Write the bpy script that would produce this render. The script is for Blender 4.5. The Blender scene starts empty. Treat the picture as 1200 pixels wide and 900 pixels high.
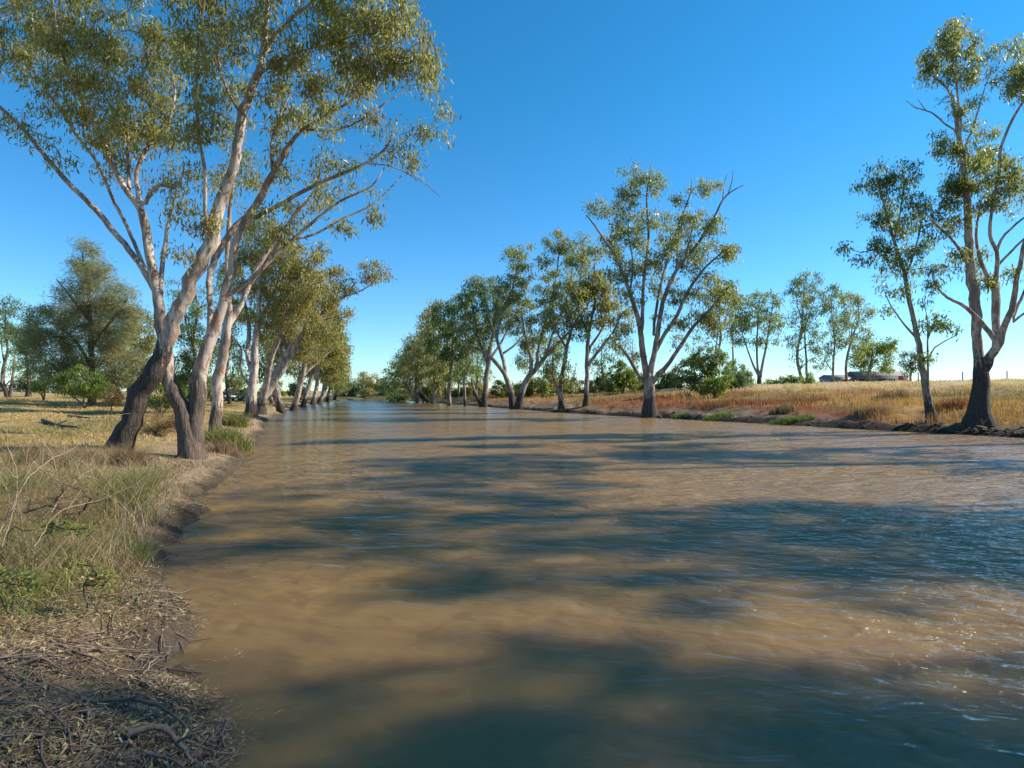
import bpy, math, random
import numpy as np

# ------------------------------------------------------------------ camera, sky, sun, exposure
S = bpy.context.scene
COL = S.collection
rng = np.random.default_rng(11)
FPX, HZ, CH = 700.0, 459.0, 2.2           # focal length in photo pixels, horizon row, camera height above the water

cam_d = bpy.data.cameras.new('camera')
cam = bpy.data.objects.new('camera', cam_d); COL.objects.link(cam)
cam.location = (0, 0, CH); cam.rotation_euler = (math.radians(90), 0, 0)
cam_d.sensor_width = 36; cam_d.lens = 36 * FPX / 1200; cam_d.shift_y = 9 / 1200
cam_d.clip_start = 0.05; cam_d.clip_end = 6000
S.camera = cam

SUN_EL, SUN_AZ = math.radians(33), math.radians(78)      # azimuth clockwise from +y (the view direction)
world = bpy.data.worlds.new('World'); S.world = world
world.use_nodes = True
nt = world.node_tree; nt.nodes.clear()
w_out = nt.nodes.new('ShaderNodeOutputWorld'); bg = nt.nodes.new('ShaderNodeBackground')
hs = nt.nodes.new('ShaderNodeHueSaturation'); sky = nt.nodes.new('ShaderNodeTexSky')
sky.sky_type = 'NISHITA'; sky.sun_disc = False
sky.sun_elevation = SUN_EL; sky.sun_rotation = SUN_AZ
sky.altitude = 200; sky.air_density = 1.0; sky.dust_density = 0.0; sky.ozone_density = 1.6
hs.inputs['Hue'].default_value = 0.5; hs.inputs['Saturation'].default_value = 1.22; hs.inputs['Value'].default_value = 1.0
bg.inputs['Strength'].default_value = 0.11
nt.links.new(sky.outputs[0], hs.inputs['Color']); tint = nt.nodes.new('ShaderNodeMix'); tint.data_type = 'RGBA'; tint.blend_type = 'MULTIPLY'; tint.inputs[0].default_value = 1.0
tcg = nt.nodes.new('ShaderNodeTexCoord'); sxyz = nt.nodes.new('ShaderNodeSeparateXYZ'); nt.links.new(tcg.outputs['Generated'], sxyz.inputs[0])
rmp = nt.nodes.new('ShaderNodeValToRGB'); nt.links.new(sxyz.outputs['Z'], rmp.inputs[0]); nt.links.new(rmp.outputs[0], tint.inputs[7]); nt.links.new(hs.outputs[0], tint.inputs[6])
rmp.color_ramp.elements[0].position = 0.0; rmp.color_ramp.elements[0].color = (.60, .84, 1.14, 1)      # pale blue low down, azure higher up
rmp.color_ramp.elements[1].position = 0.45; rmp.color_ramp.elements[1].color = (.30, .93, 1.06, 1)
nt.links.new(tint.outputs[2], bg.inputs['Color']); nt.links.new(bg.outputs[0], w_out.inputs['Surface'])

sun_d = bpy.data.lights.new('sun', 'SUN'); sun_d.energy = 4.8; sun_d.angle = math.radians(0.55); sun_d.color = (1.0, 0.91, 0.77)
sun = bpy.data.objects.new('sun', sun_d); COL.objects.link(sun)
sun.rotation_euler = (math.radians(90) - SUN_EL, 0, -SUN_AZ + math.pi)
SUN_DIR = np.array([math.cos(SUN_EL) * math.sin(SUN_AZ), math.cos(SUN_EL) * math.cos(SUN_AZ), math.sin(SUN_EL)])
sun.location = SUN_DIR * 60

S.view_settings.view_transform = 'Standard'; S.view_settings.look = 'None'
S.view_settings.exposure = 0.72; S.view_settings.gamma = 1.0; S.view_settings.use_curve_mapping = False
S.render.engine = 'CYCLES'
S.cycles.use_denoising = True; S.cycles.max_bounces = 8; S.cycles.transparent_max_bounces = 8
S.cycles.diffuse_bounces = 4; S.cycles.glossy_bounces = 3; S.cycles.transmission_bounces = 4
S.cycles.sample_clamp_indirect = 6.0; S.cycles.sample_clamp_direct = 3.0; S.cycles.caustics_reflective = False; S.cycles.caustics_refractive = False

# ------------------------------------------------------------------ helpers
def tag(o, label=None, cat=None, group=None, kind=None):
    if label: o['label'] = label
    if cat: o['category'] = cat
    if group: o['group'] = group
    if kind: o['kind'] = kind
    return o

def empty(name, loc, rz=0.0):
    o = bpy.data.objects.new(name, None); COL.objects.link(o)
    o.location = [float(v) for v in loc]; o.rotation_euler = (0, 0, rz); o.empty_display_size = 0.3
    return o

class MB:
    """collects quads (and tris) with optional per-vertex attributes, builds ONE mesh object"""
    def __init__(s):
        s.v = []; s.q = []; s.t = []; s.n = 0; s.a = {}
    def add(s, v, q=None, t=None, **attr):
        v = np.asarray(v, float)
        if q is not None and len(q): s.q.append(np.asarray(q, np.int64) + s.n)
        if t is not None and len(t): s.t.append(np.asarray(t, np.int64) + s.n)
        for k, a in attr.items():
            a = np.asarray(a, float)
            if a.ndim == 0: a = np.full(len(v), float(a))
            s.a.setdefault(k, []).append((s.n, a))
        s.v.append(v); s.n += len(v)
    def build(s, name, mat, parent=None, smooth=False):
        me = bpy.data.meshes.new(name)
        v = np.concatenate(s.v) if s.v else np.zeros((0, 3))
        q = np.concatenate(s.q) if s.q else np.zeros((0, 4), np.int64)
        t = np.concatenate(s.t) if s.t else np.zeros((0, 3), np.int64)
        org = np.zeros(3); up_ = parent
        while up_ is not None: org = org + np.array(up_.location); up_ = up_.parent
        me.vertices.add(len(v)); me.vertices.foreach_set('co', (v - org).ravel())
        nl = q.size + t.size
        me.loops.add(nl); me.loops.foreach_set('vertex_index', np.concatenate([q.ravel(), t.ravel()]).astype(np.int32))
        npoly = len(q) + len(t); me.polygons.add(npoly)
        st = np.concatenate([np.arange(len(q)) * 4, q.size + np.arange(len(t)) * 3])
        me.polygons.foreach_set('loop_start', st.astype(np.int32))
        if smooth: me.polygons.foreach_set('use_smooth', np.ones(npoly, bool))
        for k, lst in s.a.items():
            dim = 1 if lst[0][1].ndim == 1 else 3
            if dim == 1:
                arr = np.zeros(len(v)); at = me.attributes.new(k, 'FLOAT', 'POINT')
                for o0, a in lst: arr[o0:o0 + len(a)] = a
                at.data.foreach_set('value', arr.astype(np.float32))
            else:
                arr = np.ones((len(v), 4)); at = me.attributes.new(k, 'FLOAT_COLOR', 'POINT')
                for o0, a in lst: arr[o0:o0 + len(a), :3] = a
                at.data.foreach_set('color', arr.astype(np.float32).ravel())
        me.update(calc_edges=True)
        me.materials.append(mat)
        o = bpy.data.objects.new(name, me); COL.objects.link(o)
        if parent is not None: o.parent = parent
        return o

def tube(mb, pts, rad, sides=8, attr=None, lump=0.0):
    pts = np.asarray(pts, float); rad = np.asarray(rad, float); n = len(pts)
    T = np.gradient(pts, axis=0); T /= np.linalg.norm(T, axis=1)[:, None] + 1e-9
    up = np.array([0.31, 0.95, 0.05]); N = np.cross(T, up); N /= np.linalg.norm(N, axis=1)[:, None] + 1e-9
    B = np.cross(T, N)
    a = np.linspace(0, 2 * math.pi, sides, endpoint=False)
    ca, sa = np.cos(a), np.sin(a)
    r = rad[:, None] * np.ones(sides)
    lump = np.broadcast_to(np.asarray(lump, float), (n,))[:, None]
    if lump.max() > 0:
        ph = rng.uniform(0, 6.28, 4); k = np.arange(n)[:, None] * 0.35
        r = r * (1 + lump * (np.sin(2 * a + ph[0] + k) * .6 + np.sin(3 * a + ph[1] - k * .7) * .6 + np.sin(5 * a + ph[2] + .3 * k) * .35))
    V = pts[:, None, :] + r[..., None] * (N[:, None, :] * ca[None, :, None] + B[:, None, :] * sa[None, :, None])
    i = np.arange(n - 1)[:, None] * sides; j = np.arange(sides)[None, :]; jn = (j + 1) % sides
    Q = np.stack([i + j, i + jn, i + sides + jn, i + sides + j], -1).reshape(-1, 4)
    kw = {}
    if attr is not None:
        for k_, v_ in attr.items():
            kw[k_] = np.repeat(np.broadcast_to(np.asarray(v_, float), (n,)), sides)
    mb.add(V.reshape(-1, 3), Q, **kw)
    # close the tip
    if n > 1: mb.add(V[-1], None, [[0, k, k + 1] for k in range(1, sides - 1)], **{k_: v_[-sides:] for k_, v_ in kw.items()})

def box(mb, c, s, rz=0.0, bev=0.0, **attr):
    x, y, z = [v / 2 for v in s]; b = min(bev, x * .45, y * .45)
    if b > 0: ring = [(-x + b, -y), (x - b, -y), (x, -y + b), (x, y - b), (x - b, y), (-x + b, y), (-x, y - b), (-x, -y + b)]
    else: ring = [(-x, -y), (x, -y), (x, y), (-x, y)]
    prism(mb, [(p[0], p[1]) for p in ring], -z, z, c, rz, **attr)

def prism(mb, ring, z0, z1, c=(0, 0, 0), rz=0.0, **attr):
    n = len(ring); cs, sn = math.cos(rz), math.sin(rz)
    R = np.array([(p[0] * cs - p[1] * sn, p[0] * sn + p[1] * cs) for p in ring])
    V = np.concatenate([np.c_[R, np.full(n, z0)], np.c_[R, np.full(n, z1)]]) + np.array(c)
    Q = [[i, (i + 1) % n, n + (i + 1) % n, n + i] for i in range(n)]
    T = [[0, k + 1, k] for k in range(1, n - 1)] + [[n, n + k, n + k + 1] for k in range(1, n - 1)]
    mb.add(V, Q, T, **attr)

def spline(P, step):
    """Catmull-Rom through rows of P (any number of columns), first 3 columns are space"""
    P = np.asarray(P, float)
    if len(P) == 2: P = np.array([P[0], P[0] * .5 + P[1] * .5, P[1]])
    E = np.vstack([2 * P[0] - P[1], P, 2 * P[-1] - P[-2]]); out = []
    for i in range(1, len(E) - 2):
        L = np.linalg.norm(E[i + 1, :3] - E[i, :3]); m = max(1, int(round(L / step)))
        t = (np.arange(m) / m)[:, None]
        p0, p1, p2, p3 = E[i - 1], E[i], E[i + 1], E[i + 2]
        out.append(.5 * ((2 * p1) + (-p0 + p2) * t + (2 * p0 - 5 * p1 + 4 * p2 - p3) * t**2 + (-p0 + 3 * p1 - 3 * p2 + p3) * t**3))
    out.append(E[-2][None]); return np.concatenate(out)

# smooth value noise on the plane (numpy)
_tab = np.random.default_rng(5).uniform(-1, 1, (256, 256))
def vnoise(x, y, s=1.0, o=0):
    x = np.asarray(x, float) / s + 17.3 * o; y = np.asarray(y, float) / s + 31.7 * o
    xi = np.floor(x).astype(int); yi = np.floor(y).astype(int); fx = x - xi; fy = y - yi
    fx = fx * fx * (3 - 2 * fx); fy = fy * fy * (3 - 2 * fy)
    g = lambda i, j: _tab[(xi + i) % 256, (yi + j) % 256]
    return (g(0, 0) * (1 - fx) + g(1, 0) * fx) * (1 - fy) + (g(0, 1) * (1 - fx) + g(1, 1) * fx) * fy
def sstep(a, b, x):
    t = np.clip((np.asarray(x, float) - a) / (b - a), 0, 1); return t * t * (3 - 2 * t)

# ------------------------------------------------------------------ the lie of the land
LB = np.array([(-400, 40), (-60, 30), (-12, 9), (-5, 5), (0, 1.4), (2, -.55), (3.2, -1.5), (4.0, -2.15), (4.9, -2.86), (6.4, -3.6), (8.5, -4.75), (11.7, -6.1), (15, -7.1), (17.9, -8.0), (21, -9.5), (25, -10.8),
               (35, -14.6), (44, -18.4), (50, -20.0), (64, -24.8), (85, -29.5), (110, -35), (140, -40), (165, -43), (400, -43)])
RB = np.array([(-400, 60), (-60, 36), (0, 31), (10, 29.4), (20, 27.2), (28.5, 24.4), (37.6, 18.8), (51, 11.4), (64, 4.4), (78, -.6), (90, -5.0), (115, -14), (140, -24), (165, -32), (400, -32)])
def bank_dist(x, y):
    xl = np.interp(y, LB[:, 0], LB[:, 1]); xr = np.interp(y, RB[:, 0], RB[:, 1])
    w = vnoise(x, y, 1.3, 1) * .22 + vnoise(x, y, .45, 2) * .10 + vnoise(x, y, 5, 9) * .3 * sstep(20, 40, y)
    dl = (xl - x) * .93 + w; dr = (x - xr) * .88 + w
    de = y - 172 - 2 * vnoise(x, y, 6, 3)
    return dl, np.maximum(dr, np.where(dl > 0, -99, de))
def zland(x, y):
    x = np.asarray(x, float); y = np.asarray(y, float)
    dl, dr = bank_dist(x, y)
    left = dl > dr
    d = np.maximum(dl, dr)
    under = np.maximum(-1.6, .45 * d)
    zl = .34 * (1 - np.exp(-np.maximum(d, 0) / .45)) + .26 * sstep(.5, 4, d) + 1.45 * sstep(5, 60, d) + .25 * sstep(60, 200, d)
    zr = .30 * (1 - np.exp(-np.maximum(d, 0) / .4)) + .85 * sstep(.2, 6.5, d) + .55 * sstep(4, 20, d) + 1.85 * sstep(8, 50, d) + 1.0 * sstep(50, 400, d)
    z = np.where(left, zl, zr)
    r = np.hypot(x, y)
    z = z + np.where(left, 0, sstep(.05, .4, d) * sstep(6, 2.5, d) * (vnoise(x, y, .9, 8) * .13 + vnoise(x, y, .4, 18) * .07))
    z = z + sstep(.1, .8, d) * (vnoise(x, y, .5, 4) * .045 + vnoise(x, y, 1.6, 5) * .08) + sstep(2, 8, d) * vnoise(x, y, 7, 6) * .12
    z = z + sstep(150, 1500, r) * vnoise(x, y, 400, 7) * 1.5
    return np.where(d > 0, z, under)
def zl1(x, y): return float(zland(np.array([x]), np.array([y]))[0])
def ray_depth(px, py, lo=2.0, hi=260.0):
    d = np.geomspace(lo, hi, 3000); x = (px - 600) / FPX * d; z = CH + (HZ - py) / FPX * d
    g = zland(x, d); k = np.argmax(z <= g)
    return d[k] if z[k] <= g[k] else hi
def U(px, py, d): return np.array([(px - 600) / FPX * d, d, CH + (HZ - py) / FPX * d])

# ------------------------------------------------------------------ materials
def mat(name):
    m = bpy.data.materials.new(name); m.use_nodes = True
    n = m.node_tree; b = n.nodes['Principled BSDF']; return m, n, b
def node(n, kind, **kw):
    x = n.nodes.new(kind)
    for k, v in kw.items():
        if k.startswith('_'): setattr(x, k[1:], v)
        else: x.inputs[k.replace('__', ' ')].default_value = v
    return x
def ramp(n, src, stops):
    r = n.nodes.new('ShaderNodeValToRGB'); e = r.color_ramp.elements
    while len(e) < len(stops): e.new(.5)
    for i, (p, c) in enumerate(stops): e[i].position = p; e[i].color = (*c, 1) if len(c) == 3 else c
    n.links.new(src, r.inputs[0]); return r.outputs[0]
def mth(n, op, a, b=None, clamp=False):
    m = n.nodes.new('ShaderNodeMath'); m.operation = op; m.use_clamp = clamp
    for i, v in enumerate((a, b)):
        if v is None: continue
        if isinstance(v, (int, float)): m.inputs[i].default_value = v
        else: n.links.new(v, m.inputs[i])
    return m.outputs[0]
def mix(n, f, a, b, mode='MIX'):
    m = n.nodes.new('ShaderNodeMix'); m.data_type = 'RGBA'; m.blend_type = mode
    for i, v in ((0, f), (6, a), (7, b)):
        if isinstance(v, (int, float)): m.inputs[i].default_value = v
        elif isinstance(v, tuple): m.inputs[i].default_value = (*v, 1)
        else: n.links.new(v, m.inputs[i])
    return m.outputs[2]
def coords(n, scale=(1, 1, 1)):
    t = n.nodes.new('ShaderNodeTexCoord'); m = n.nodes.new('ShaderNodeMapping'); m.inputs['Scale'].default_value = scale
    n.links.new(t.outputs['Object'], m.inputs[0]); return m.outputs[0]
def noise(n, vec, scale, detail=4, rough=.55, dist=0.0):
    x = n.nodes.new('ShaderNodeTexNoise'); x.inputs['Scale'].default_value = scale; x.inputs['Detail'].default_value = detail
    x.inputs['Roughness'].default_value = rough; x.inputs['Distortion'].default_value = dist
    n.links.new(vec, x.inputs['Vector']); return x.outputs[0]

def bark_mat(name, pale, grey, dark, blotch):
    m, n, b = mat(name); v = coords(n, (1, 1, .28)); vf = coords(n, (1, 1, .5))
    at = node(n, 'ShaderNodeAttribute', _attribute_name='rough')
    n1 = noise(n, v, 2.6, 5, .6, .6); n2 = noise(n, vf, 9, 5, .65); n3 = noise(n, coords(n, (1, 1, .12)), 16, 4, .7)
    smooth = mix(n, ramp(n, n1, [(.44, (0, 0, 0)), (.58, (1, 1, 1))]), pale, grey)
    smooth = mix(n, ramp(n, noise(n, vf, 4.3, 3, .5, 1.2), [(.55, (0, 0, 0)), (.61, (1, 1, 1))]), smooth, blotch)
    smooth = mix(n, .35, smooth, ramp(n, n3, [(.3, (.25, .22, .2)), (.6, (.8, .74, .68))]), 'MULTIPLY')
    rough = mix(n, ramp(n, n3, [(.38, (0, 0, 0)), (.66, (1, 1, 1))]), dark, tuple(min(1, c * 2.3) for c in dark))
    k = mth(n, 'ADD', at.outputs['Fac'], mth(n, 'ADD', mth(n, 'MULTIPLY', mth(n, 'SUBTRACT', n2, .5), 1.0), mth(n, 'MULTIPLY', mth(n, 'SUBTRACT', noise(n, coords(n, (1, 1, .22)), 5.5, 3, .6), .5), 1.6)))
    k = ramp(n, k, [(.33, (0, 0, 0)), (.67, (1, 1, 1))])
    tw = node(n, 'ShaderNodeAttribute', _attribute_name='twig')
    smooth = mix(n, tw.outputs['Fac'], smooth, mix(n, n2, tuple(c * .75 for c in grey), tuple(c * .55 for c in pale)))
    n.links.new(mix(n, k, smooth, rough), b.inputs['Base Color']); b.inputs['Roughness'].default_value = .82
    b.inputs['Specular IOR Level'].default_value = .25
    bp = n.nodes.new('ShaderNodeBump'); bp.inputs['Strength'].default_value = 1.0; bp.inputs['Distance'].default_value = .055
    hgt = mth(n, 'ADD', mth(n, 'MULTIPLY', n3, mth(n, 'ADD', mth(n, 'MULTIPLY', k, 1.5), .25)), mth(n, 'MULTIPLY', n1, .5))
    n.links.new(hgt, bp.inputs['Height']); n.links.new(bp.outputs[0], b.inputs['Normal'])
    return m
BARK = bark_mat('gum_bark', (.60, .52, .44), (.24, .20, .175), (.042, .034, .029), (.36, .22, .155))
BARK_BROWN = bark_mat('flaky_brown_gum_bark', (.58, .49, .41), (.24, .185, .155), (.085, .063, .048), (.33, .195, .135))
BARK_DULL = bark_mat('grey_gum_bark', (.46, .40, .34), (.17, .145, .125), (.045, .036, .030), (.27, .185, .13))
BARK_DARK = bark_mat('dark_bark', (.15, .125, .10), (.09, .075, .06), (.05, .04, .034), (.13, .09, .07))
TWIG = bark_mat('twig_bark', (.24, .19, .155), (.15, .115, .09), (.10, .075, .06), (.20, .13, .10))

def leaf_mat(name, trans=.55, rough=.38):
    m, n, b = mat(name)
    at = node(n, 'ShaderNodeAttribute', _attribute_name='tint')
    n.links.new(at.outputs['Color'], b.inputs['Base Color']); b.inputs['Roughness'].default_value = rough
    b.inputs['Specular IOR Level'].default_value = .4
    tr = n.nodes.new('ShaderNodeBsdfTranslucent'); n.links.new(mix(n, 1.0, at.outputs['Color'], (1.45, 1.4, .8), 'MULTIPLY'), tr.inputs['Color'])
    ms = n.nodes.new('ShaderNodeMixShader'); ms.inputs[0].default_value = trans
    n.links.new(b.outputs[0], ms.inputs[1]); n.links.new(tr.outputs[0], ms.inputs[2])
    n.links.new(ms.outputs[0], n.nodes['Material Output'].inputs['Surface']); return m
LEAF = leaf_mat('gum_leaf'); GRASSM = leaf_mat('grass_blade', .3, .6); LITTER = leaf_mat('litter', .08, .7)

def plain(name, col, rough=.6, metal=0.0, noise_amt=.25, scale=6):
    m, n, b = mat(name); v = coords(n)
    c = mix(n, ramp(n, noise(n, v, scale, 4, .6), [(.35, (0, 0, 0)), (.7, (1, 1, 1))]), col, tuple(c * (1 - noise_amt) for c in col))
    n.links.new(c, b.inputs['Base Color']); b.inputs['Roughness'].default_value = rough; b.inputs['Metallic'].default_value = metal
    return m

# ------------------------------------------------------------------ ground: one sheet on a polar grid, fine near the camera
def land_colour(x, y):
    dl, dr = bank_dist(x, y); d = np.maximum(dl, dr); left = dl > dr
    A = lambda *c: np.array(c)
    def lerp(a, b, t): t = np.asarray(t)[..., None]; return a * (1 - t) + b * t
    n1 = vnoise(x, y, 1.1, 11); n2 = vnoise(x, y, 4.5, 12); n3 = vnoise(x, y, 12, 13); n4 = vnoise(x, y, .35, 14)
    mud = lerp(A(.075, .058, .042), A(.15, .12, .09), np.clip(.5 + n1 * .6, 0, 1))
    # left: litter near the camera, dry lawn beyond
    lit = lerp(A(.31, .225, .145), A(.16, .108, .065), np.clip(.5 + n4 * .7 + n1 * .3, 0, 1))
    lawn = lerp(A(.46, .335, .15), A(.34, .25, .105), np.clip(.5 + n1 * .5 + n2 * .5, 0, 1))
    lawn = lerp(lawn, A(.20, .20, .065), np.clip(n2 * 1.1 + n1 * .5 - .3, 0, .6))
    L = lerp(lit, lawn, sstep(5, 10, np.hypot(x, y) + n2 * 2 - 2 * np.exp(-d)))
    L = lerp(L, A(.36, .27, .19), sstep(4, 1.2, d) * sstep(7, 12, np.hypot(x, y)) * .8)
    L = lerp(mud * .8, L, sstep(.12, .55, d + n4 * .2))
    # right: painted-in shade of the bank face, mud, then gold and rust grass, pale plain on the crest
    gold = lerp(A(.42, .26, .09), A(.34, .21, .10), np.clip(.5 + n1 * .7, 0, 1))
    rust = lerp(A(.33, .135, .055), A(.24, .10, .05), np.clip(.5 + n1, 0, 1))
    R = lerp(gold, rust, np.clip(n2 * 1.5 + n3 * .9 - .05 + .6 * sstep(6, 10, x) * sstep(25, 20, x) * sstep(18, 10, d), 0, 1))
    R = lerp(R, A(.20, .17, .07), np.clip(-n3 * 1.4 - .25, 0, .7))
    R = lerp(R, A(.56, .44, .26), sstep(19, 34, d + n2 * 4))
    mudr = lerp(A(.13, .10, .072), A(.27, .215, .16), np.clip(.5 + n4 * .6 + n1 * .4, 0, 1))
    R = lerp(mudr, R, sstep(2.2, 5.2, d + n1 * 1.3 + n3 * 1.5 + 2.5 * sstep(17, 23, x)))
    R = lerp(A(.035, .028, .022), R, sstep(.5, 1.5, d + n4 * .45 + n1 * .4))  # near-black band at the water: shade of the undercut face put into the colour
    far = (sstep(85, 125, y) * sstep(16, 9, d))[..., None]
    L = L * (1 - far) + A(.115, .105, .045) * far; R = R * (1 - far) + A(.10, .09, .04) * far
    return np.where(left[..., None], L, R)

def build_ground():
    a1 = np.radians(np.concatenate([np.linspace(-46, 46, 560), np.linspace(48, 312, 133)])); na = len(a1)
    rr = np.concatenate([[0.0], np.geomspace(.6, 2500, 680)])
    R, A = np.meshgrid(rr, a1, indexing='ij'); x = R * np.sin(A); y = R * np.cos(A)
    z = zland(x, y)
    V = np.stack([x, y, z], -1).reshape(-1, 3); nr = len(rr)
    i = np.arange(nr - 1)[:, None] * na; j = np.arange(na)[None]; jn = (j + 1) % na
    Q = np.stack([i + j, i + na + j, i + na + jn, i + jn], -1).reshape(-1, 4)
    mb = MB(); mb.add(V, Q[:, ::-1], tint=land_colour(x, y).reshape(-1, 3))
    m, n, b = mat('earth_and_dry_grass')
    at = node(n, 'ShaderNodeAttribute', _attribute_name='tint'); v = coords(n)
    f1 = noise(n, v, 14, 6, .7); f2 = noise(n, v, 70, 4, .7); f3 = noise(n, v, 2.2, 4, .6)
    c = mix(n, .75, at.outputs['Color'], ramp(n, f1, [(.28, (.45, .42, .40)), (.72, (1.3, 1.3, 1.25))]), 'MULTIPLY')
    c = mix(n, .7, c, ramp(n, f2, [(.3, (.55, .52, .5)), (.7, (1.3, 1.28, 1.22))]), 'MULTIPLY')
    c = mix(n, .5, c, ramp(n, f3, [(.3, (.7, .66, .6)), (.7, (1.2, 1.2, 1.2))]), 'MULTIPLY')
    n.links.new(c, b.inputs['Base Color']); b.inputs['Roughness'].default_value = .95; b.inputs['Specular IOR Level'].default_value = .15
    bp = n.nodes.new('ShaderNodeBump'); bp.inputs['Distance'].default_value = .05; bp.inputs['Strength'].default_value = .9
    n.links.new(mth(n, 'ADD', f1, mth(n, 'MULTIPLY', f2, .35)), bp.inputs['Height']); n.links.new(bp.outputs[0], b.inputs['Normal'])
    o = mb.build('ground', m, smooth=True); tag(o, 'dry grassy river banks and bare earth around the muddy river', None, None, 'structure')
build_ground()

# ------------------------------------------------------------------ the river: a closed body of murky water
def build_water():
    mb = MB()
    ring = [(-70, -60), (62, -60), (62, 185), (-70, 185)]
    prism(mb, ring, -2.5, 0.0)
    m, n, b = mat('muddy_water')
    t = n.nodes.new('ShaderNodeTexCoord'); P = t.outputs['Object']
    def mp(scale, rz=0.0):
        q = n.nodes.new('ShaderNodeMapping'); q.inputs['Scale'].default_value = scale; q.inputs['Rotation'].default_value = (0, 0, rz)
        n.links.new(P, q.inputs[0]); return q.outputs[0]
    w1 = noise(n, mp((.55, 1.25, 1), .10), 1.1, 2, .5, .3)      # long low swell
    w2 = noise(n, mp((.6, 1.3, 1), -.18), 3.6, 2, .5, .5)       # wind ripples
    w3 = noise(n, mp((.75, 1.2, 1), .3), 11, 2, .55, .4)        # fine ripples
    gust = noise(n, mp((.5, 1, 1), .2), .16, 2, .5)
    sx = n.nodes.new('ShaderNodeSeparateXYZ'); n.links.new(P, sx.inputs[0])
    xr = n.nodes.new('ShaderNodeMapRange'); xr.inputs['From Min'].default_value = -2; xr.inputs['From Max'].default_value = 7
    xr.inputs['To Min'].default_value = .6; xr.inputs['To Max'].default_value = 1.25; n.links.new(sx.outputs['X'], xr.inputs['Value'])
    yr = n.nodes.new('ShaderNodeMapRange'); yr.inputs['From Min'].default_value = 4; yr.inputs['From Max'].default_value = 16
    yr.inputs['To Min'].default_value = 0; yr.inputs['To Max'].default_value = 1.1; n.links.new(sx.outputs['Y'], yr.inputs['Value'])
    amp = mth(n, 'MULTIPLY', mth(n, 'ADD', xr.outputs[0], yr.outputs[0]), ramp(n, gust, [(.36, (.5, .5, .5)), (.6, (1.15, 1.15, 1.15))]))
    fine = mth(n, 'ADD', mth(n, 'MULTIPLY', w2, .10), mth(n, 'MULTIPLY', w3, .019))
    h = mth(n, 'ADD', mth(n, 'MULTIPLY', w1, mth(n, 'ADD', mth(n, 'MULTIPLY', yr.outputs[0], .16), .12)), mth(n, 'MULTIPLY', fine, amp))
    bp = n.nodes.new('ShaderNodeBump'); bp.inputs['Strength'].default_value = 1.0; bp.inputs['Distance'].default_value = 1.0
    n.links.new(h, bp.inputs['Height']); n.links.new(bp.outputs[0], b.inputs['Normal'])
    c = mix(n, ramp(n, noise(n, mp((.35, 1, 1), .25), .5, 3, .5), [(.35, (0, 0, 0)), (.65, (1, 1, 1))]), (.240, .146, .052), (.200, .126, .052))
    n.links.new(c, b.inputs['Base Color'])
    rr = n.nodes.new('ShaderNodeMapRange'); rr.inputs['From Min'].default_value = 12; rr.inputs['From Max'].default_value = 70
    rr.inputs['To Min'].default_value = .035; rr.inputs['To Max'].default_value = .20; n.links.new(sx.outputs['Y'], rr.inputs['Value']); n.links.new(rr.outputs[0], b.inputs['Roughness'])
    b.inputs['IOR'].default_value = 1.45
    b.subsurface_method = 'RANDOM_WALK' if hasattr(b, 'subsurface_method') else None
    b.inputs['Subsurface Weight'].default_value = 1.0
    b.inputs['Subsurface Radius'].default_value = (.95, .48, .20); b.inputs['Subsurface Scale'].default_value = 1.0
    o = mb.build('river', m); tag(o, 'wide muddy brown river with wind ripples', None, None, 'structure')
build_water()

# ------------------------------------------------------------------ tree builder
PAL = {   # leaf colours (linear): weight, rgb
    'gum':   [(4, (0.185, 0.233, 0.093)), (3, (0.228, 0.268, 0.124)), (2, (0.123, 0.162, 0.068)), (2, (0.284, 0.290, 0.099)), (1, (0.247, 0.205, 0.093))],
    'green': [(4, (0.145, 0.218, 0.093)), (3, (0.191, 0.256, 0.118)), (3, (0.098, 0.150, 0.063)), (1, (0.263, 0.286, 0.093))],
    'olive': [(4, (0.240, 0.252, 0.088)), (3, (0.295, 0.296, 0.112)), (2, (0.166, 0.187, 0.071)), (2, (0.334, 0.296, 0.112)), (1, (0.240, 0.187, 0.083))],
    'warm':  [(4, (0.267, 0.252, 0.094)), (3, (0.321, 0.296, 0.124)), (2, (0.187, 0.187, 0.073)), (2, (0.307, 0.238, 0.101)), (1, (0.307, 0.302, 0.094))],
    'sheoak':[(4, (0.271, 0.283, 0.171)), (3, (0.325, 0.324, 0.205)), (3, (0.190, 0.207, 0.118)), (1, (0.285, 0.228, 0.146))],
    'lush':  [(4, (0.142, 0.203, 0.047)), (3, (0.203, 0.257, 0.061)), (2, (0.088, 0.135, 0.038)), (1, (0.270, 0.270, 0.081))],
    'dark':  [(4, (0.058, 0.085, 0.034)), (3, (0.085, 0.111, 0.047)), (2, (0.042, 0.058, 0.026)), (1, (0.130, 0.130, 0.052))],
    'rust':  [(4, (.26, .105, .045)), (3, (.20, .085, .04)), (2, (.32, .16, .07)), (1, (.13, .07, .04))],
    'sedge': [(4, (.19, .20, .045)), (3, (.13, .16, .035)), (2, (.25, .23, .06)), (1, (.30, .24, .10))],
    'straw': [(3, (.40, .31, .20)), (3, (.30, .22, .13)), (2, (.22, .15, .09)), (1, (.46, .38, .27))],
    'dry':   [(4, (0.275, 0.186, 0.107)), (3, (0.204, 0.135, 0.078)), (2, (0.337, 0.242, 0.148)), (1, (0.143, 0.093, 0.057))],
}
def pick(pal, k):
    w = np.array([p[0] for p in PAL[pal]], float); c = np.array([p[1] for p in PAL[pal]])
    return c[rng.choice(len(w), k, p=w / w.sum())]

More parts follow.
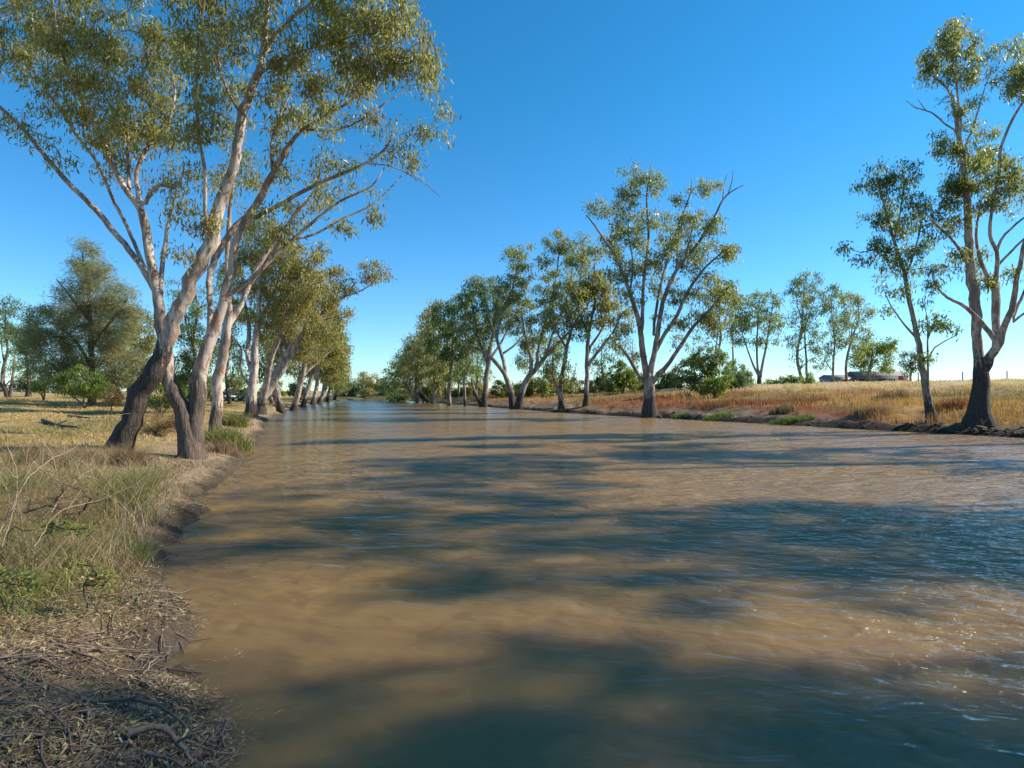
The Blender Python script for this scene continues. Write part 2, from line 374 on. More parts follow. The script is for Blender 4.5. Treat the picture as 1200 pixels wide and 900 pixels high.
def leaves(mb, cen, per, rc, L, W, pal, droop=.6, flat=.8):
    cen = np.asarray(cen); k = np.maximum(3, (per * rng.lognormal(0, .45, len(cen))).astype(int))
    idx = np.repeat(np.arange(len(cen)), k); N = len(idx)
    p = cen[idx] + rng.normal(0, 1, (N, 3)) * np.array([rc * .62, rc * .62, rc * .62 * flat]) - np.array([0, 0, rc * .25])
    th = np.abs(rng.normal(droop, .5, N)); ph = rng.uniform(0, 2 * math.pi, N)
    d = np.stack([np.cos(ph) * np.sin(th), np.sin(ph) * np.sin(th), -np.cos(th)], 1)
    w = np.cross(d, rng.normal(0, 1, (N, 3))); w /= np.linalg.norm(w, axis=1)[:, None] + 1e-9
    s = rng.uniform(.65, 1.25, N)[:, None]; bend = np.cross(d, w) * rng.normal(0, .12, N)[:, None] * L * s
    V = np.stack([p, p + .42 * d * L * s + w * W * .5 * s + bend, p + d * L * s, p + .42 * d * L * s - w * W * .5 * s + bend], 1).reshape(-1, 3)
    Q = np.arange(4 * N).reshape(-1, 4)
    base = pick(pal, len(cen)); col = base[idx] * .55 + pick(pal, N) * .45
    col *= rng.uniform(.75, 1.3, N)[:, None]
    mb.add(V, Q, tint=np.repeat(np.clip(col, 0, 1), 4, 0))

SEED = 9
class Skel:
    def __init__(s): s.p = []; s.r = []; s.par = []; s.stem = []
    def add(s, p, r, par, stem): s.p.append(np.asarray(p, float)); s.r.append(r); s.par.append(par); s.stem.append(stem); return len(s.p) - 1

def tree(name, label, cat, stems, blobs, d0, group=None, pal='gum', leaf=(.18, .04), rc=.30, per=90, dens=1.0, rough=(1.0, 3.0), bark=None,
         base=None, droop=.6, spread=.5, sides=10, flare=1.22, twig=.006, snap=True, part_names=('trunk', 'crown'), spin=.45, up=.18, root=True, deadtips=0, zoff=0.0, bs=1.14, ortho=False):
    """stems: photo-pixel polylines (x, y, width); blobs: crown masses (x, y, rx, ry[, density]); d0: distance of the tree in metres"""
    global rng
    rng = np.random.default_rng(SEED + sum(ord(ch) * (i + 3) for i, ch in enumerate(label)) + int(d0 * 1000))      # every tree keeps its own shape
    if rough: rk = rng.uniform(.7, 1.35); rough = (rough[0] * rk, rough[1] * rk * rng.uniform(.9, 1.3))
    rc *= .82; per *= .60; blobs = [(b[0], b[1], b[2] * bs, b[3] * bs) + tuple(b[4:]) for b in blobs]; twig *= 1.12
    bark = bark or BARK; px2m = d0 / FPX; sk = Skel(); mbt = MB()
    def U(px, py, d): return np.array([(px - 600) / FPX * (d0 if ortho else d), d, CH + (HZ - py) / FPX * (d0 if ortho else d)])
    bx, by = stems[0][0][:2] if base is None else base
    gx = (bx - 600) / FPX * d0; gz = zl1(gx, d0) + zoff
    root_o = empty(name, (gx, d0, gz)); tag(root_o, label, cat, group)
    dz = (gz - U(bx, by, d0)[2]) if snap else 0.0            # let the foot stand exactly on the land
    pixs = []
    for si, st in enumerate(stems):
        st = [tuple(q) for q in st]
        if si == 0 or (len(st[0]) > 3 and st[0][3] == 'root'): dstart = d0; par = -1
        else:
            P = np.array(pixs); k = int(np.argmin((P[:, 0] - st[0][0])**2 + (P[:, 1] - st[0][1])**2)); par = k; dstart = P[k, 2]
        sl = rng.uniform(-spin, spin) if si else rng.uniform(-.12, .12)
        cur = dstart; rows = []; last = None
        for q in st:
            if last is not None: cur += sl * math.hypot(q[0] - last[0], q[1] - last[1]) * px2m
            fade = np.clip(1 - (by - q[1]) / max(30, by - 300), 0, 1)
            rows.append((*(U(q[0], q[1], cur) + np.array([0, 0, dz * (1 if q[1] > by - 30 else fade)])), q[2] * .5 * (d0 if ortho else cur) / FPX)); last = q
        rows = np.array(rows); sp = spline(rows, max(.25, 9 * px2m)); sp[:, 3] = np.maximum(sp[:, 3], .006)
        sp[1:-1, :3] += rng.normal(0, .12, (len(sp) - 2, 3)) * sp[1:-1, 3:4]
        hgt = sp[:, 2] - gz
        rf = 1 - sstep(rough[0], rough[1], hgt) if rough else np.zeros(len(sp))
        pts, rad = sp[:, :3], sp[:, 3].copy()
        if par < 0 and root:
            fl = 1 + (flare - 1) * np.exp(-np.maximum(hgt, 0) / (1.6 * rad[0] + .05)); rad = rad * fl
            t0 = pts[0] + np.array([0, 0, -.35]) - (pts[1] - pts[0]) * .3
            tube(mbt, np.vstack([t0, pts]), np.r_[rad[0] * 1.15, rad], sides, dict(rough=np.r_[1 if rough else 0, rf]), .05 + .13 * np.exp(-np.maximum(np.r_[0, hgt], 0) / (1.2 * sp[0, 3] + .1)))
        else:
            pp = sk.p[par] if par >= 0 else pts[0]
            tube(mbt, np.vstack([pp, pts]), np.r_[rad[0], rad], max(5, sides - 2), dict(rough=np.r_[rf[0], rf]), .05)
        prev = par
        for i in range(len(sp)):
            prev = sk.add(pts[i], sp[i, 3], prev, True)
            dd = pts[i][1]; de = d0 if ortho else dd; pixs.append((600 + pts[i][0] / de * FPX, HZ - (pts[i][2] - CH) / de * FPX, dd))
    # leaf clump targets
    T = []; P = np.array(pixs)
    for b in blobs:
        cx, cy, rx, ry = b[:4]; dn = b[4] if len(b) > 4 else 1.0
        k = int(np.argmin((P[:, 0] - cx)**2 + (P[:, 1] - cy)**2)); dc = P[k, 2] + rng.normal(0, .3) * rx * px2m
        area = math.pi * rx * ry * px2m**2; n = max(2, int(round(dens * dn * area / (rc * rc * 1.9))))
        v = rng.normal(0, 1, (n, 3)); v /= np.linalg.norm(v, axis=1)[:, None]; v *= rng.uniform(.15, 1, n)[:, None] ** (1 / 2.4)
        dep = .9 * math.sqrt(rx * ry) * px2m
        for a in v: T.append(U(cx + a[0] * rx, cy + a[2] * ry, dc + a[1] * dep) + np.array([0, 0, dz * .3]))
    T = np.array(T) if T else np.zeros((0, 3))
    n_stem = len(sk.p); SP = np.array(sk.p)
    cen = []
    if len(T):
        zmin = np.quantile(T[:, 2], .02) - .15 * (T[:, 2].max() - gz)
        D = np.array([np.min(np.linalg.norm(SP - t, axis=1)) for t in T]); order = np.argsort(D)
        cap = n_stem + len(T) * 14 + 10; NP = np.zeros((cap, 3)); NP[:n_stem] = SP; ok = np.ones(cap); ok[:n_stem] = np.where(SP[:, 2] < zmin, 40, 1.0); m = n_stem
        paths = []
        for ti in order:
            t = T[ti]; V = t - NP[:m]; dist = np.linalg.norm(V, axis=1) + 1e-6
            cost = dist * (1 + .9 * np.maximum(0, -V[:, 2] / dist) + .25 * np.maximum(0, .5 - V[:, 2] / dist)) * ok[:m]
            k = int(np.argmin(cost)); L = dist[k]
            ns = int(np.clip(L / (rc * .9), 2, 10)); u = np.linspace(0, 1, ns + 1)[1:, None]
            # start along the parent branch, then turn to the target
            par = sk.par[k]; pd = NP[k] - NP[par] if par >= 0 else np.array([0, 0, 1.0]); pd = pd / (np.linalg.norm(pd) + 1e-9)
            c1 = NP[k] + pd * L * .25 + np.array([0, 0, up * L * .5]); 
            pth = (1 - u)**2 * NP[k] + 2 * u * (1 - u) * (c1 * .5 + (NP[k] + t) * .25) + u * u * t
            pth[:-1] += rng.normal(0, .045, (ns - 1 if ns > 1 else 0, 3)) * L
            prev = k; ids = [k]
            for q in pth:
                prev = sk.add(q, 0, prev, False); NP[m] = q; m += 1; ids.append(prev)
            paths.append(ids); cen.append(t)
            if ns > 3: cen.append(pth[-2])
        cnt = np.zeros(len(sk.p)); 
        for ids in paths: cnt[ids[-1]] += 1
        for i in range(len(sk.p) - 1, n_stem - 1, -1):
            if sk.par[i] >= 0: cnt[sk.par[i]] += cnt[i]
        for ids in paths:
            pts = np.array([sk.p[i] for i in ids]); r = twig * np.maximum(cnt[ids], 1) ** .47
            if ids[0] < n_stem: r[0] = min(r[1] * 1.2, max(sk.r[ids[0]] * .8, twig))
            else: r[0] = min(r[0], r[1] * 1.25)
            r = np.minimum(r, r[0] * 1.05 + 1e-4); r[-1] *= .6
            tube(mbt, pts, r, 5 if r.max() > 2.5 * twig else 4, dict(rough=0.0, twig=np.clip(1.25 - r / (6 * twig), 0, 1)))
    mbt.build(part_names[0], bark, root_o, smooth=True)
    if len(cen):
        mbl = MB(); leaves(mbl, np.array(cen), per, rc, leaf[0], leaf[1], pal, droop); mbl.build(part_names[1], LEAF, root_o)
    return root_o

def auto(name, label, cat, base, d0, w, blobs, group=None, fork=.35, extra=(), **kw):
    """a tree told only by its foot, its width and its crown masses"""
    bx, by = base; cx = sum(b[0] * b[2] * b[3] for b in blobs) / sum(b[2] * b[3] for b in blobs); ty = min(b[1] - b[3] * .5 for b in blobs)
    hh = by - ty; wob = rng.normal(0, hh * .03, 3)
    main = [(bx, by, w), (bx + (cx - bx) * .25 + wob[0], by - hh * .25, w * .82), (bx + (cx - bx) * .6 + wob[1], by - hh * .5, w * .6), (bx + (cx - bx) * .85 + wob[2], by - hh * .75, w * .36), (cx, ty, w * .14)]
    stems = [main] + [list(e) for e in extra]
    for b in blobs:
        f = rng.uniform(fork, fork + .25); ax = bx + (cx - bx) * f * 1.1; ay = by - hh * f
        if b[1] > ay - 4: ay = min(by - hh * .12, b[1] + hh * .12)
        ax = np.interp(by - ay, [by - q[1] for q in main], [q[0] for q in main])
        if abs(b[0] - cx) + abs(b[1] - ty) < hh * .12: continue
        stems.append([(ax, ay, w * .42), (ax * .55 + b[0] * .45 + rng.normal(0, hh * .03), ay * .5 + b[1] * .5 - hh * .01, w * .3), (b[0], b[1] - b[3] * .2, w * .12)])
    return tree(name, label, cat, stems, blobs, d0, group, **kw)

# ------------------------------------------------------------------ left bank: the three big gums in front
HL = dict(leaf=(.19, .042), rc=.36, per=100, pal='olive', twig=.0045, dens=1.22)
tree('river_gum', 'leaning river gum whose black lower trunk crosses in front of a pale one', 'tree',
     [[(137, 531, 28.21), (152, 497, 22.23), (165, 462, 21.38), (177, 444, 21.38), (191, 409, 18.81), (203, 380, 17.95), (213, 360, 16.25), (228, 320, 16.25), (244, 290, 15.39), (255, 250, 13.68), (266, 216, 11.97), (275, 190, 11.11), (283, 140, 10.69), (292, 110, 9.83), (303, 85, 8.55), (309, 56, 6.84), (312, 25, 5.56), (315, -10, 4.27), (320, -60, 2.56)],
      [(305, 70, 6.84), (320, 45, 5.13), (339, 25, 4.27), (367, 0, 3.42), (395, -30, 2.14)],
      [(244, 288, 5.13), (240, 245, 4.70), (240, 200, 4.27), (235, 174, 3.85), (230, 124, 3.42), (232, 78, 2.99), (236, 40, 2.56), (240, -5, 1.71)],
      [(303, 88, 3.42), (325, 72, 2.99), (352, 60, 2.39), (385, 52, 1.88), (420, 40, 1.20)],
      [(284, 138, 3.42), (264, 100, 2.99), (255, 60, 2.56), (262, 20, 1.71), (270, -20, 1.28)],
      [(316, -15, 3.42), (345, -50, 2.56), (380, -75, 1.71)]],
     [(325, 22, 32, 34), (372, 26, 38, 32), (416, 38, 38, 36), (458, 18, 32, 30), (470, 52, 30, 34), (497, 75, 15, 28, .8), (440, 78, 36, 30), (398, 84, 36, 26), (350, 78, 32, 30), (327, 118, 26, 24, .7),
      (240, 12, 34, 30), (262, 58, 28, 36), (232, 60, 22, 40, .8), (240, 120, 24, 26, .8), (225, 160, 20, 24, .6), (238, 200, 14, 16, .5), (287, 25, 20, 32, .8),
      (330, -45, 55, 35), (400, -40, 55, 40), (450, -40, 40, 25), (270, -50, 55, 35, .8), (360, -95, 60, 30, .7), (212, 252, 14, 9, .7), (232, 268, 9, 9, .8), (216, 292, 22, 9, .35), (245, 262, 6, 14, .8)],
     ray_depth(138, 529), 'big gums on the near left bank', rough=(1.7, 3.1), sides=14, **HL)
tree('river_gum', 'double stemmed river gum forking into a wide V just above its stout base', 'tree',
     [[(224, 537, 26.50), (222, 516, 24.80), (217, 496, 21.38), (211, 478, 18.38), (204, 461, 16.25), (196, 438, 15.39), (195, 416, 12.82), (190, 390, 12.82), (184, 343, 11.11), (178, 312, 10.26), (171, 272, 9.40), (166, 248, 8.55), (152, 230, 6.41), (134, 199, 5.98), (120, 165, 5.56), (106, 134, 5.13), (87, 100, 4.27), (73, 62, 3.42), (65, 25, 2.56), (60, -10, 1.71)],
      [(225, 532, 25), (226, 516, 23), (228, 500, 20.09), (230, 484, 19.24), (232, 461, 19.66), (235, 440, 17.10), (240, 421, 15.39), (247, 398, 13.68), (258, 364, 11.11), (266, 334, 10.26), (272, 316, 9.83), (274, 292, 9.40), (281, 270, 8.55), (293, 250, 8.12), (304, 234, 8.12), (316, 210, 7.27), (333, 180, 5.98), (350, 156, 4.27), (383, 134, 3.42), (411, 118, 2.91), (429, 96, 2.22), (445, 88, 1.37)],
      [(245, 400, 7.69), (246, 377, 6.84), (246, 350, 6.41), (245, 325, 7.27), (252, 304, 7.69), (261, 286, 7.69), (277, 264, 6.2), (293, 249, 4.8), (308, 226, 3.4), (320, 196, 1.8)],
      [(184, 343, 7.69), (171, 321, 7.27), (156, 299, 6.84), (134, 272, 6.41), (112, 246, 5.98), (81, 215, 5.56), (56, 187, 5.13), (34, 159, 4.70), (16, 140, 4.27), (0, 126, 3.85), (-32, 104, 2.14)],
      [(175, 325, 4.27), (163, 299, 4.27), (149, 266, 3.85), (131, 230, 3.85), (115, 193, 3.59), (93, 162, 3.42), (72, 131, 3.08), (47, 96, 2.56), (34, 75, 1.71), (20, 50, 1.28)],
      [(166, 246, 5.98), (160, 215, 5.13), (163, 193, 4.70), (174, 171, 4.27), (187, 152, 3.85), (199, 138, 3.42), (205, 110, 2.56), (200, 80, 1.71)],
      [(171, 238, 5.13), (177, 224, 4.27), (188, 217, 4.27), (203, 219, 3.42), (212, 214, 2.56), (216, 190, 1.71)],
      [(190, 392, 6.84), (188, 350, 5.98), (190, 312, 5.13), (196, 271, 4.27), (201, 243, 3.42), (208, 226, 2.14)],
      [(152, 230, 4.27), (150, 190, 3.85), (148, 150, 3.42), (140, 110, 2.91), (128, 60, 2.56), (134, 28, 2.22), (165, 1, 1.71)],
      [(281, 268, 5.56), (302, 254, 5.30), (327, 240, 4.96), (367, 218, 4.27), (404, 202, 3.59), (436, 187, 2.74), (454, 171, 2.22), (460, 155, 1.54)],
      [(262, 352, 5.98), (280, 338, 5.56), (300, 322, 5.13), (324, 298, 4.45), (348, 277, 3.93), (380, 249, 3.25), (404, 233, 2.56), (436, 218, 1.88), (448, 199, 1.20)],
      [(345, 280, 2.91), (367, 275, 2.74), (404, 255, 2.22), (436, 240, 1.71), (454, 224, 1.54), (471, 205, 0.85)],
      [(430, 192, 1.54), (450, 193, 1.45), (467, 198, 1.37), (498, 215, 1.03), (515, 230, 0.68)],
      [(304, 322, 3.42), (320, 296, 2.91), (336, 264, 2.56), (352, 240, 1.88)],
      [(360, 152, 3.08), (392, 152, 2.56), (425, 140, 2.22), (455, 118, 1.71), (480, 105, 1.03)],
      [(320, 202, 4.27), (318, 170, 3.42), (326, 140, 2.56), (340, 110, 1.71)]],
     [(28, 28, 42, 34), (88, 24, 48, 34), (42, 74, 42, 24), (100, 68, 38, 34), (75, 108, 38, 28), (40, 148, 28, 22, .5), (120, 128, 32, 38), (2, 140, 14, 16, .8), (70, 182, 22, 10, .35), (150, 158, 28, 34, .8), (120, 192, 28, 18, .5), (174, 108, 36, 44), (158, 55, 38, 42), (200, 60, 25, 38, .8), (197, 140, 28, 40, .6), (186, 192, 24, 22, .45), (200, 214, 18, 10, .8), (214, 236, 14, 12, .8),
      (40, -35, 60, 30), (120, -40, 60, 35), (-30, 30, 30, 60), (180, -30, 45, 30),
      (332, 136, 30, 26, .6), (370, 138, 32, 22, .7), (410, 128, 30, 18, .6), (478, 148, 28, 15, .9), (520, 144, 6, 16, .9), (470, 184, 28, 13, .8), (450, 176, 26, 14, .6), (382, 190, 38, 14, .6), (342, 186, 36, 18, .6), (300, 200, 26, 24, .5), (360, 226, 38, 12, .5), (418, 224, 20, 10, .4), (312, 252, 20, 16, .5), (398, 264, 10, 9, .6), (436, 252, 5, 6, .5), (340, 262, 18, 14, .6), (510, 110, 14, 20, .5)],
     ray_depth(223, 536), 'big gums on the near left bank', rough=(.7, 2.6), bark=BARK_BROWN, sides=14, **HL)
tree('river_gum', 'slender pinkish river gum standing in green sedge right of the V shaped one', 'tree',
     [[(252, 512, 16.25), (253, 495, 13.25), (254, 478, 12.40), (255, 451, 12.40), (261, 419, 11.11), (265, 394, 10.26), (269, 365, 7.27), (268, 345, 5.98), (266, 300, 5.13), (270, 240, 4.27), (276, 190, 3.42), (280, 130, 2.14)],
      [(266, 388, 7.27), (275, 370, 6.84), (283, 358, 6.41), (292, 336, 5.98), (310, 300, 5.13), (322, 284, 4.27), (338, 262, 3.85), (360, 235, 2.99), (385, 205, 1.71)],
      [(292, 336, 3.42), (306, 318, 2.91), (330, 306, 2.22), (350, 290, 1.37)]],
     [(270, 215, 24, 26, .6), (278, 160, 24, 26, .6), (282, 110, 22, 26, .6), (350, 250, 26, 18, .6), (380, 215, 22, 16, .5), (330, 290, 20, 13, .6), (300, 272, 18, 18, .5), (365, 290, 16, 9, .5)],
     ray_depth(253, 510), 'big gums on the near left bank', rough=(.4, 2.2), bark=BARK_BROWN, sides=12, leaf=(.22, .05), rc=.40, per=85, dens=1.6, pal='olive', twig=.005)

# ------------------------------------------------------------------ left bank: the row running away
LR = dict(dens=1.9, group='gums along the left bank', rough=(.2, 1.5))
tree('river_gum', 'white stemmed river gum rooted on the dark undercut edge of the left bank', 'tree',
     [[(293, 490, 13), (294, 470, 10.5), (296, 450, 9.5), (298, 425, 9), (299, 400, 7), (302, 370, 5), (305, 330, 3.5), (306, 290, 2)],
      [(296, 440, 6), (290, 415, 5), (292, 385, 4.5), (286, 350, 3.5), (282, 310, 2)],
      [(294, 455, 3.5), (284, 441, 3.2), (281, 430, 3), (283, 410, 2.4), (272, 395, 1.8)],
      [(299, 400, 4), (308, 370, 3.5), (322, 340, 2.6), (330, 310, 1.6)]],
     [(300, 285, 32, 26), (290, 320, 30, 26), (322, 320, 26, 30), (286, 360, 22, 22, .7), (310, 365, 24, 22, .8), (275, 400, 16, 18, .5), (330, 285, 18, 20, .7), (345, 300, 14, 18, .6), (318, 262, 16, 14, .6)],
     45, leaf=(.28, .075), rc=.50, per=75, pal='olive', twig=.008, sides=10, **LR)
tree('river_gum', 'river gum tilted far over the water on the left, one long limb reaching out', 'tree',
     [[(304, 487, 14), (308, 474, 11), (314, 460, 9.5), (327, 441, 8.5), (338, 422, 7.5), (347, 407, 6.5), (353, 394, 6), (367, 378, 5), (384, 361, 3.8), (402, 349, 2.8), (418, 330, 1.8)],
      [(306, 480, 9), (312, 450, 7), (317, 422, 6), (326, 402, 5), (332, 380, 3.5), (345, 350, 2)],
      [(343, 414, 5), (350, 411, 3.8), (356, 412, 2.4)], [(330, 437, 4), (332, 420, 3.4), (327, 408, 2.4)],
      [(367, 378, 3), (390, 372, 2.4), (410, 366, 1.4)], [(402, 349, 2), (425, 340, 1.6), (452, 322, 1)]],
     [(352, 335, 26, 22), (345, 365, 26, 20, .8), (378, 345, 22, 16, .7), (405, 335, 13, 9, .8), (432, 317, 16, 11), (392, 318, 12, 8, .9), (452, 322, 8, 7, .7), (404, 366, 14, 10, .6), (360, 305, 18, 18, .8), (375, 385, 20, 10, .5), (442, 326, 14, 8, .35)],
     50, leaf=(.28, .075), rc=.50, per=70, pal='warm', twig=.008, sides=10, **LR)
auto('river_gum', 'upright dark based river gum just beyond the tilted one on the left bank', 'tree', (331, 478), 62, 8.5,
     [(335, 350, 30, 24), (350, 380, 28, 24), (325, 390, 20, 20, .7), (345, 320, 20, 20, .8), (362, 405, 18, 16, .7)], pal='warm', leaf=(.32, .09), rc=.6, per=70, twig=.01, **LR)
auto('river_gum', 'pale river gum with a V shaped fork low over the left water edge', 'tree', (343, 476), 70, 7,
     [(372, 355, 24, 20), (385, 385, 20, 18), (360, 400, 18, 16), (378, 330, 16, 14, .7)], extra=[[(350, 442, 4), (362, 428, 3.4), (378, 415, 2.4), (390, 405, 1.4)]], pal='olive', leaf=(.34, .10), rc=.65, per=65, twig=.011, **LR)
for i, (bx, by, d, w, bl, lab, pal) in enumerate([
    (355, 473, 84, 6, [(378, 375, 18, 18), (390, 405, 15, 14), (368, 415, 14, 14), (395, 385, 12, 12, .8)], 'white river gum bending right, fifth trunk back along the left bank', 'warm'),
    (366, 471, 96, 5.5, [(385, 400, 17, 18), (396, 425, 11, 12), (376, 430, 12, 12)], 'thin white river gum slanting to the right before the dark stump on the left bank', 'olive'),
    (373, 470, 106, 5, [(392, 415, 14, 16), (384, 438, 11, 11), (400, 400, 9, 10)], 'dark based slanting river gum, third from the far end of the left row', 'warm'),
    (383, 469, 122, 4, [(396, 435, 11, 13), (401, 415, 8, 10)], 'small slanting river gum, second from the far end of the left row', 'olive'),
    (392, 468, 138, 3.2, [(399, 445, 10, 11), (404, 430, 6, 8)], 'last and smallest river gum of the left row where the river bends', 'warm')]):
    auto('river_gum', lab, 'tree', (bx, by), d, w, bl, pal=pal, leaf=(.40 + d * .0012, .12 + d * .0005), rc=.7 + d * .002, per=60, twig=.013, sides=8, **LR)

# ------------------------------------------------------------------ left paddock
SH = dict(dens=1.8, rough=None, bark=BARK_DARK)
tree('sheoak', 'tall feathery grey green she oak standing alone on the left paddock', 'tree',
     [[(108, 462, 9), (108, 430, 7), (106, 390, 5.5), (104, 340, 4), (99, 312, 2.2), (96, 296, 1)], [(107, 420, 4), (88, 390, 3), (60, 370, 1.6)], [(106, 400, 4), (130, 370, 3), (150, 345, 1.6)], [(105, 370, 3), (80, 340, 2), (66, 325, 1.2)], [(108, 435, 4), (135, 425, 3), (155, 415, 1.6)], [(108, 440, 4), (75, 425, 3), (50, 410, 1.6)]],
     [(94, 292, 16, 16, .7), (104, 312, 26, 18, .8), (118, 338, 36, 22), (72, 330, 18, 14, .35), (100, 365, 46, 26), (140, 372, 26, 28), (60, 372, 26, 18, .7), (100, 405, 46, 28), (142, 418, 24, 26), (62, 412, 28, 28), (110, 438, 36, 16), (45, 395, 16, 16, .5), (150, 350, 14, 14, .6)],
     58, pal='sheoak', leaf=(.55, .045), rc=.8, per=200, droop=1.3, twig=.012, sides=8, **SH)
auto('river_gum', 'thin open crowned gum at the left border of the picture', 'tree', (9, 455), 78, 5, [(10, 358, 15, 12), (2, 385, 16, 14), (18, 380, 10, 12, .7), (8, 415, 16, 14, .5), (20, 432, 12, 10, .4), (-8, 365, 12, 14)], extra=[[(11, 455, 3, 'root'), (16, 425, 2.6), (18, 400, 1.6)]], pal='green', leaf=(.34, .10), rc=.7, per=55, twig=.012, rough=(1, 3), bark=BARK_DULL, dens=1.8)
auto('cypress', 'narrow blackish green cypress behind the she oak', 'tree', (33, 456), 84, 5, [(34, 378, 9, 20), (32, 410, 14, 20), (36, 440, 14, 14), (48, 365, 10, 10, .8), (26, 392, 10, 10, .9)], pal='dark', leaf=(.36, .09), rc=.7, per=90, twig=.012, droop=.9, **SH)
auto('river_gum', 'rounded olive gum between the she oak and the black leaning trunk', 'tree', (152, 460), 66, 6, [(165, 380, 18, 22), (155, 405, 20, 18), (172, 415, 14, 18), (145, 430, 16, 14), (165, 440, 16, 14)], pal='olive', leaf=(.32, .09), rc=.6, per=75, twig=.011, rough=(1, 3), bark=BARK_DULL, dens=1.8)
auto('river_gum', 'shady gum seen through the V shaped fork on the left', 'tree', (226, 462), 64, 6, [(222, 385, 20, 18, .8), (214, 355, 16, 18, .5), (236, 410, 20, 18), (216, 425, 18, 16), (228, 442, 20, 12), (208, 330, 14, 12, .35), (240, 350, 16, 20, .5)], pal='green', leaf=(.32, .09), rc=.6, per=70, twig=.011, rough=(1, 3), bark=BARK_DULL, dens=1.8)
auto('river_gum', 'gum in shade just right of the slender pinkish trunk', 'tree', (270, 463), 72, 5, [(272, 430, 14, 18, .6), (262, 400, 14, 18, .6), (282, 445, 12, 10, .5), (270, 365, 16, 20, .7), (268, 330, 16, 18, .6)], pal='green', leaf=(.34, .10), rc=.65, per=60, twig=.011, rough=(1, 3), bark=BARK_DULL, dens=1.8)

def shrub(name, label, blobs, d0, pal, base, group=None, leaf=(.25, .09), rc=.4, per=80, **kw):
    bx, by = base; st = []
    for b in blobs:
        st.append([(bx + rng.normal(0, 1.5), by, 2.2, 'root'), (bx * .6 + b[0] * .4, by * .5 + b[1] * .5, 1.6), (b[0], b[1], .8)])
    st[0][0] = st[0][0][:3]
    return tree(name, label, 'shrub', st, blobs, d0, group, pal=pal, leaf=leaf, rc=rc, per=per, rough=None, bark=BARK_DARK, sides=6, part_names=('stem', 'foliage'), root=False, twig=.006, **kw)
shrub('shrub', 'bright leafy shrub at the foot of the she oak', [(96, 440, 22, 16), (120, 448, 14, 12), (78, 446, 14, 12)], 52, 'lush', (100, 464))
shrub('shrub', 'yellow green upright shrub on the far left below the cypress', [(54, 436, 9, 16), (46, 448, 10, 10)], 70, 'lush', (52, 460))
shrub('shrub', 'mid green shrub half hidden behind the black leaning trunk', [(186, 455, 16, 16), (205, 460, 12, 12), (172, 452, 10, 10)], 38, 'lush', (188, 478), rc=.32, leaf=(.2, .07))
shrub('dry_shrub', 'straw coloured dry bush between green shrub and black trunk', [(131, 462, 12, 10)], 42, 'dry', (130, 474), leaf=(.35, .03), rc=.3, per=120, droop=1.6)
shrub('dry_shrub', 'pinkish grey twiggy dead bush left of the V forked gum', [(190, 492, 18, 9), (174, 495, 12, 8)], 22, 'dry', (182, 503), leaf=(.28, .016), rc=.22, per=140, droop=1.6)
for px, w, h, d, lab, pal in [(-12, 16, 6, 150, 'far bush at the left border of the paddock', 'dark'), (24, 12, 5, 160, 'far bush behind the white rail fence', 'dark'), (120, 20, 10, 90, 'dark bush behind the she oak', 'dark'), (205, 18, 12, 85, 'dark bush behind the black leaning trunk', 'dark'), (238, 16, 12, 90, 'dark bush framed by the V shaped fork', 'green'), (282, 12, 9, 100, 'bush behind the white stemmed gum', 'olive'), (318, 12, 9, 110, 'yellowish bush behind the tilted gum', 'lush'), (350, 10, 8, 120, 'bush behind the pale forked gum', 'olive')]:
    shrub('shrub', lab, [(px, 452 - h * .4, w, h), (px + w * .6, 456, w * .7, h * .6), (px - w * .6, 456, w * .7, h * .7)], d, pal, (px, 461), group='far bushes of the left paddock', leaf=(.42, .14), rc=.55, per=80)
for bx, by, d, w, bl, lab, pal in [(318, 474, 82, 4, [(312, 400, 18, 18), (326, 420, 14, 14), (305, 430, 12, 12)], 'slender gum behind the feet of the tilted gum', 'olive'), (349, 471, 100, 3.4, [(350, 400, 16, 16), (342, 425, 12, 12), (362, 430, 12, 11)], 'slender gum in the second row of the left bank', 'warm'), (376, 469, 120, 3, [(378, 425, 14, 14), (388, 445, 11, 10)], 'slender gum crowded in near the far end of the left row', 'olive')]:
    auto('river_gum', lab, 'tree', (bx, by), d, w, bl, pal=pal, leaf=(.48, .16), rc=.9, per=62, twig=.013, sides=7, **LR)
for px, w, h, lab, pal in [(398, 7, 5, 'bush at the end of the left row by the bend', 'olive'), (412, 8, 6, 'dark bush at the far end of the river under the small pale gum', 'dark'), (432, 9, 6, 'bush between the two gums at the far end of the river', 'olive'), (450, 8, 6, 'green bush at the far end of the river under the gap of sky', 'green')]:
    shrub('shrub', lab, [(px, 462 - h * .4, w, h), (px + w * .7, 464, w * .8, h * .6), (px - w * .7, 464, w * .8, h * .6)], 180, pal, (px, 467), group='bushes at the far end of the river', leaf=(.6, .2), rc=.9, per=70)
shrub('dry_shrub', 'grey brown tangle of dead stems on the near left bank behind the weeds', [(75, 560, 40, 18), (110, 575, 26, 14), (40, 575, 26, 14)], 6.9, 'dry', (75, 605), leaf=(.16, .007), rc=.16, per=60, droop=1.7, dens=.8)
shrub('dry_shrub', 'straw coloured tangle of dead grass stems at the left border', [(10, 600, 34, 26), (-25, 590, 24, 24)], 5.9, 'dry', (5, 650), leaf=(.15, .006), rc=.14, per=60, droop=1.7, dens=.7)
shrub('leafy_weed', 'leafy green weed under the arching dead stalk', [(58, 590, 24, 12), (85, 600, 16, 10)], 6.2, 'lush', (65, 618), leaf=(.05, .02), rc=.09, per=60, droop=1.2, dens=.7)
shrub('leafy_weed', 'low leafy green weed at the left border above the litter', [(16, 668, 26, 12), (-8, 660, 16, 12)], 4.9, 'lush', (14, 695), leaf=(.045, .02), rc=.08, per=60, droop=1.2, dens=.7)
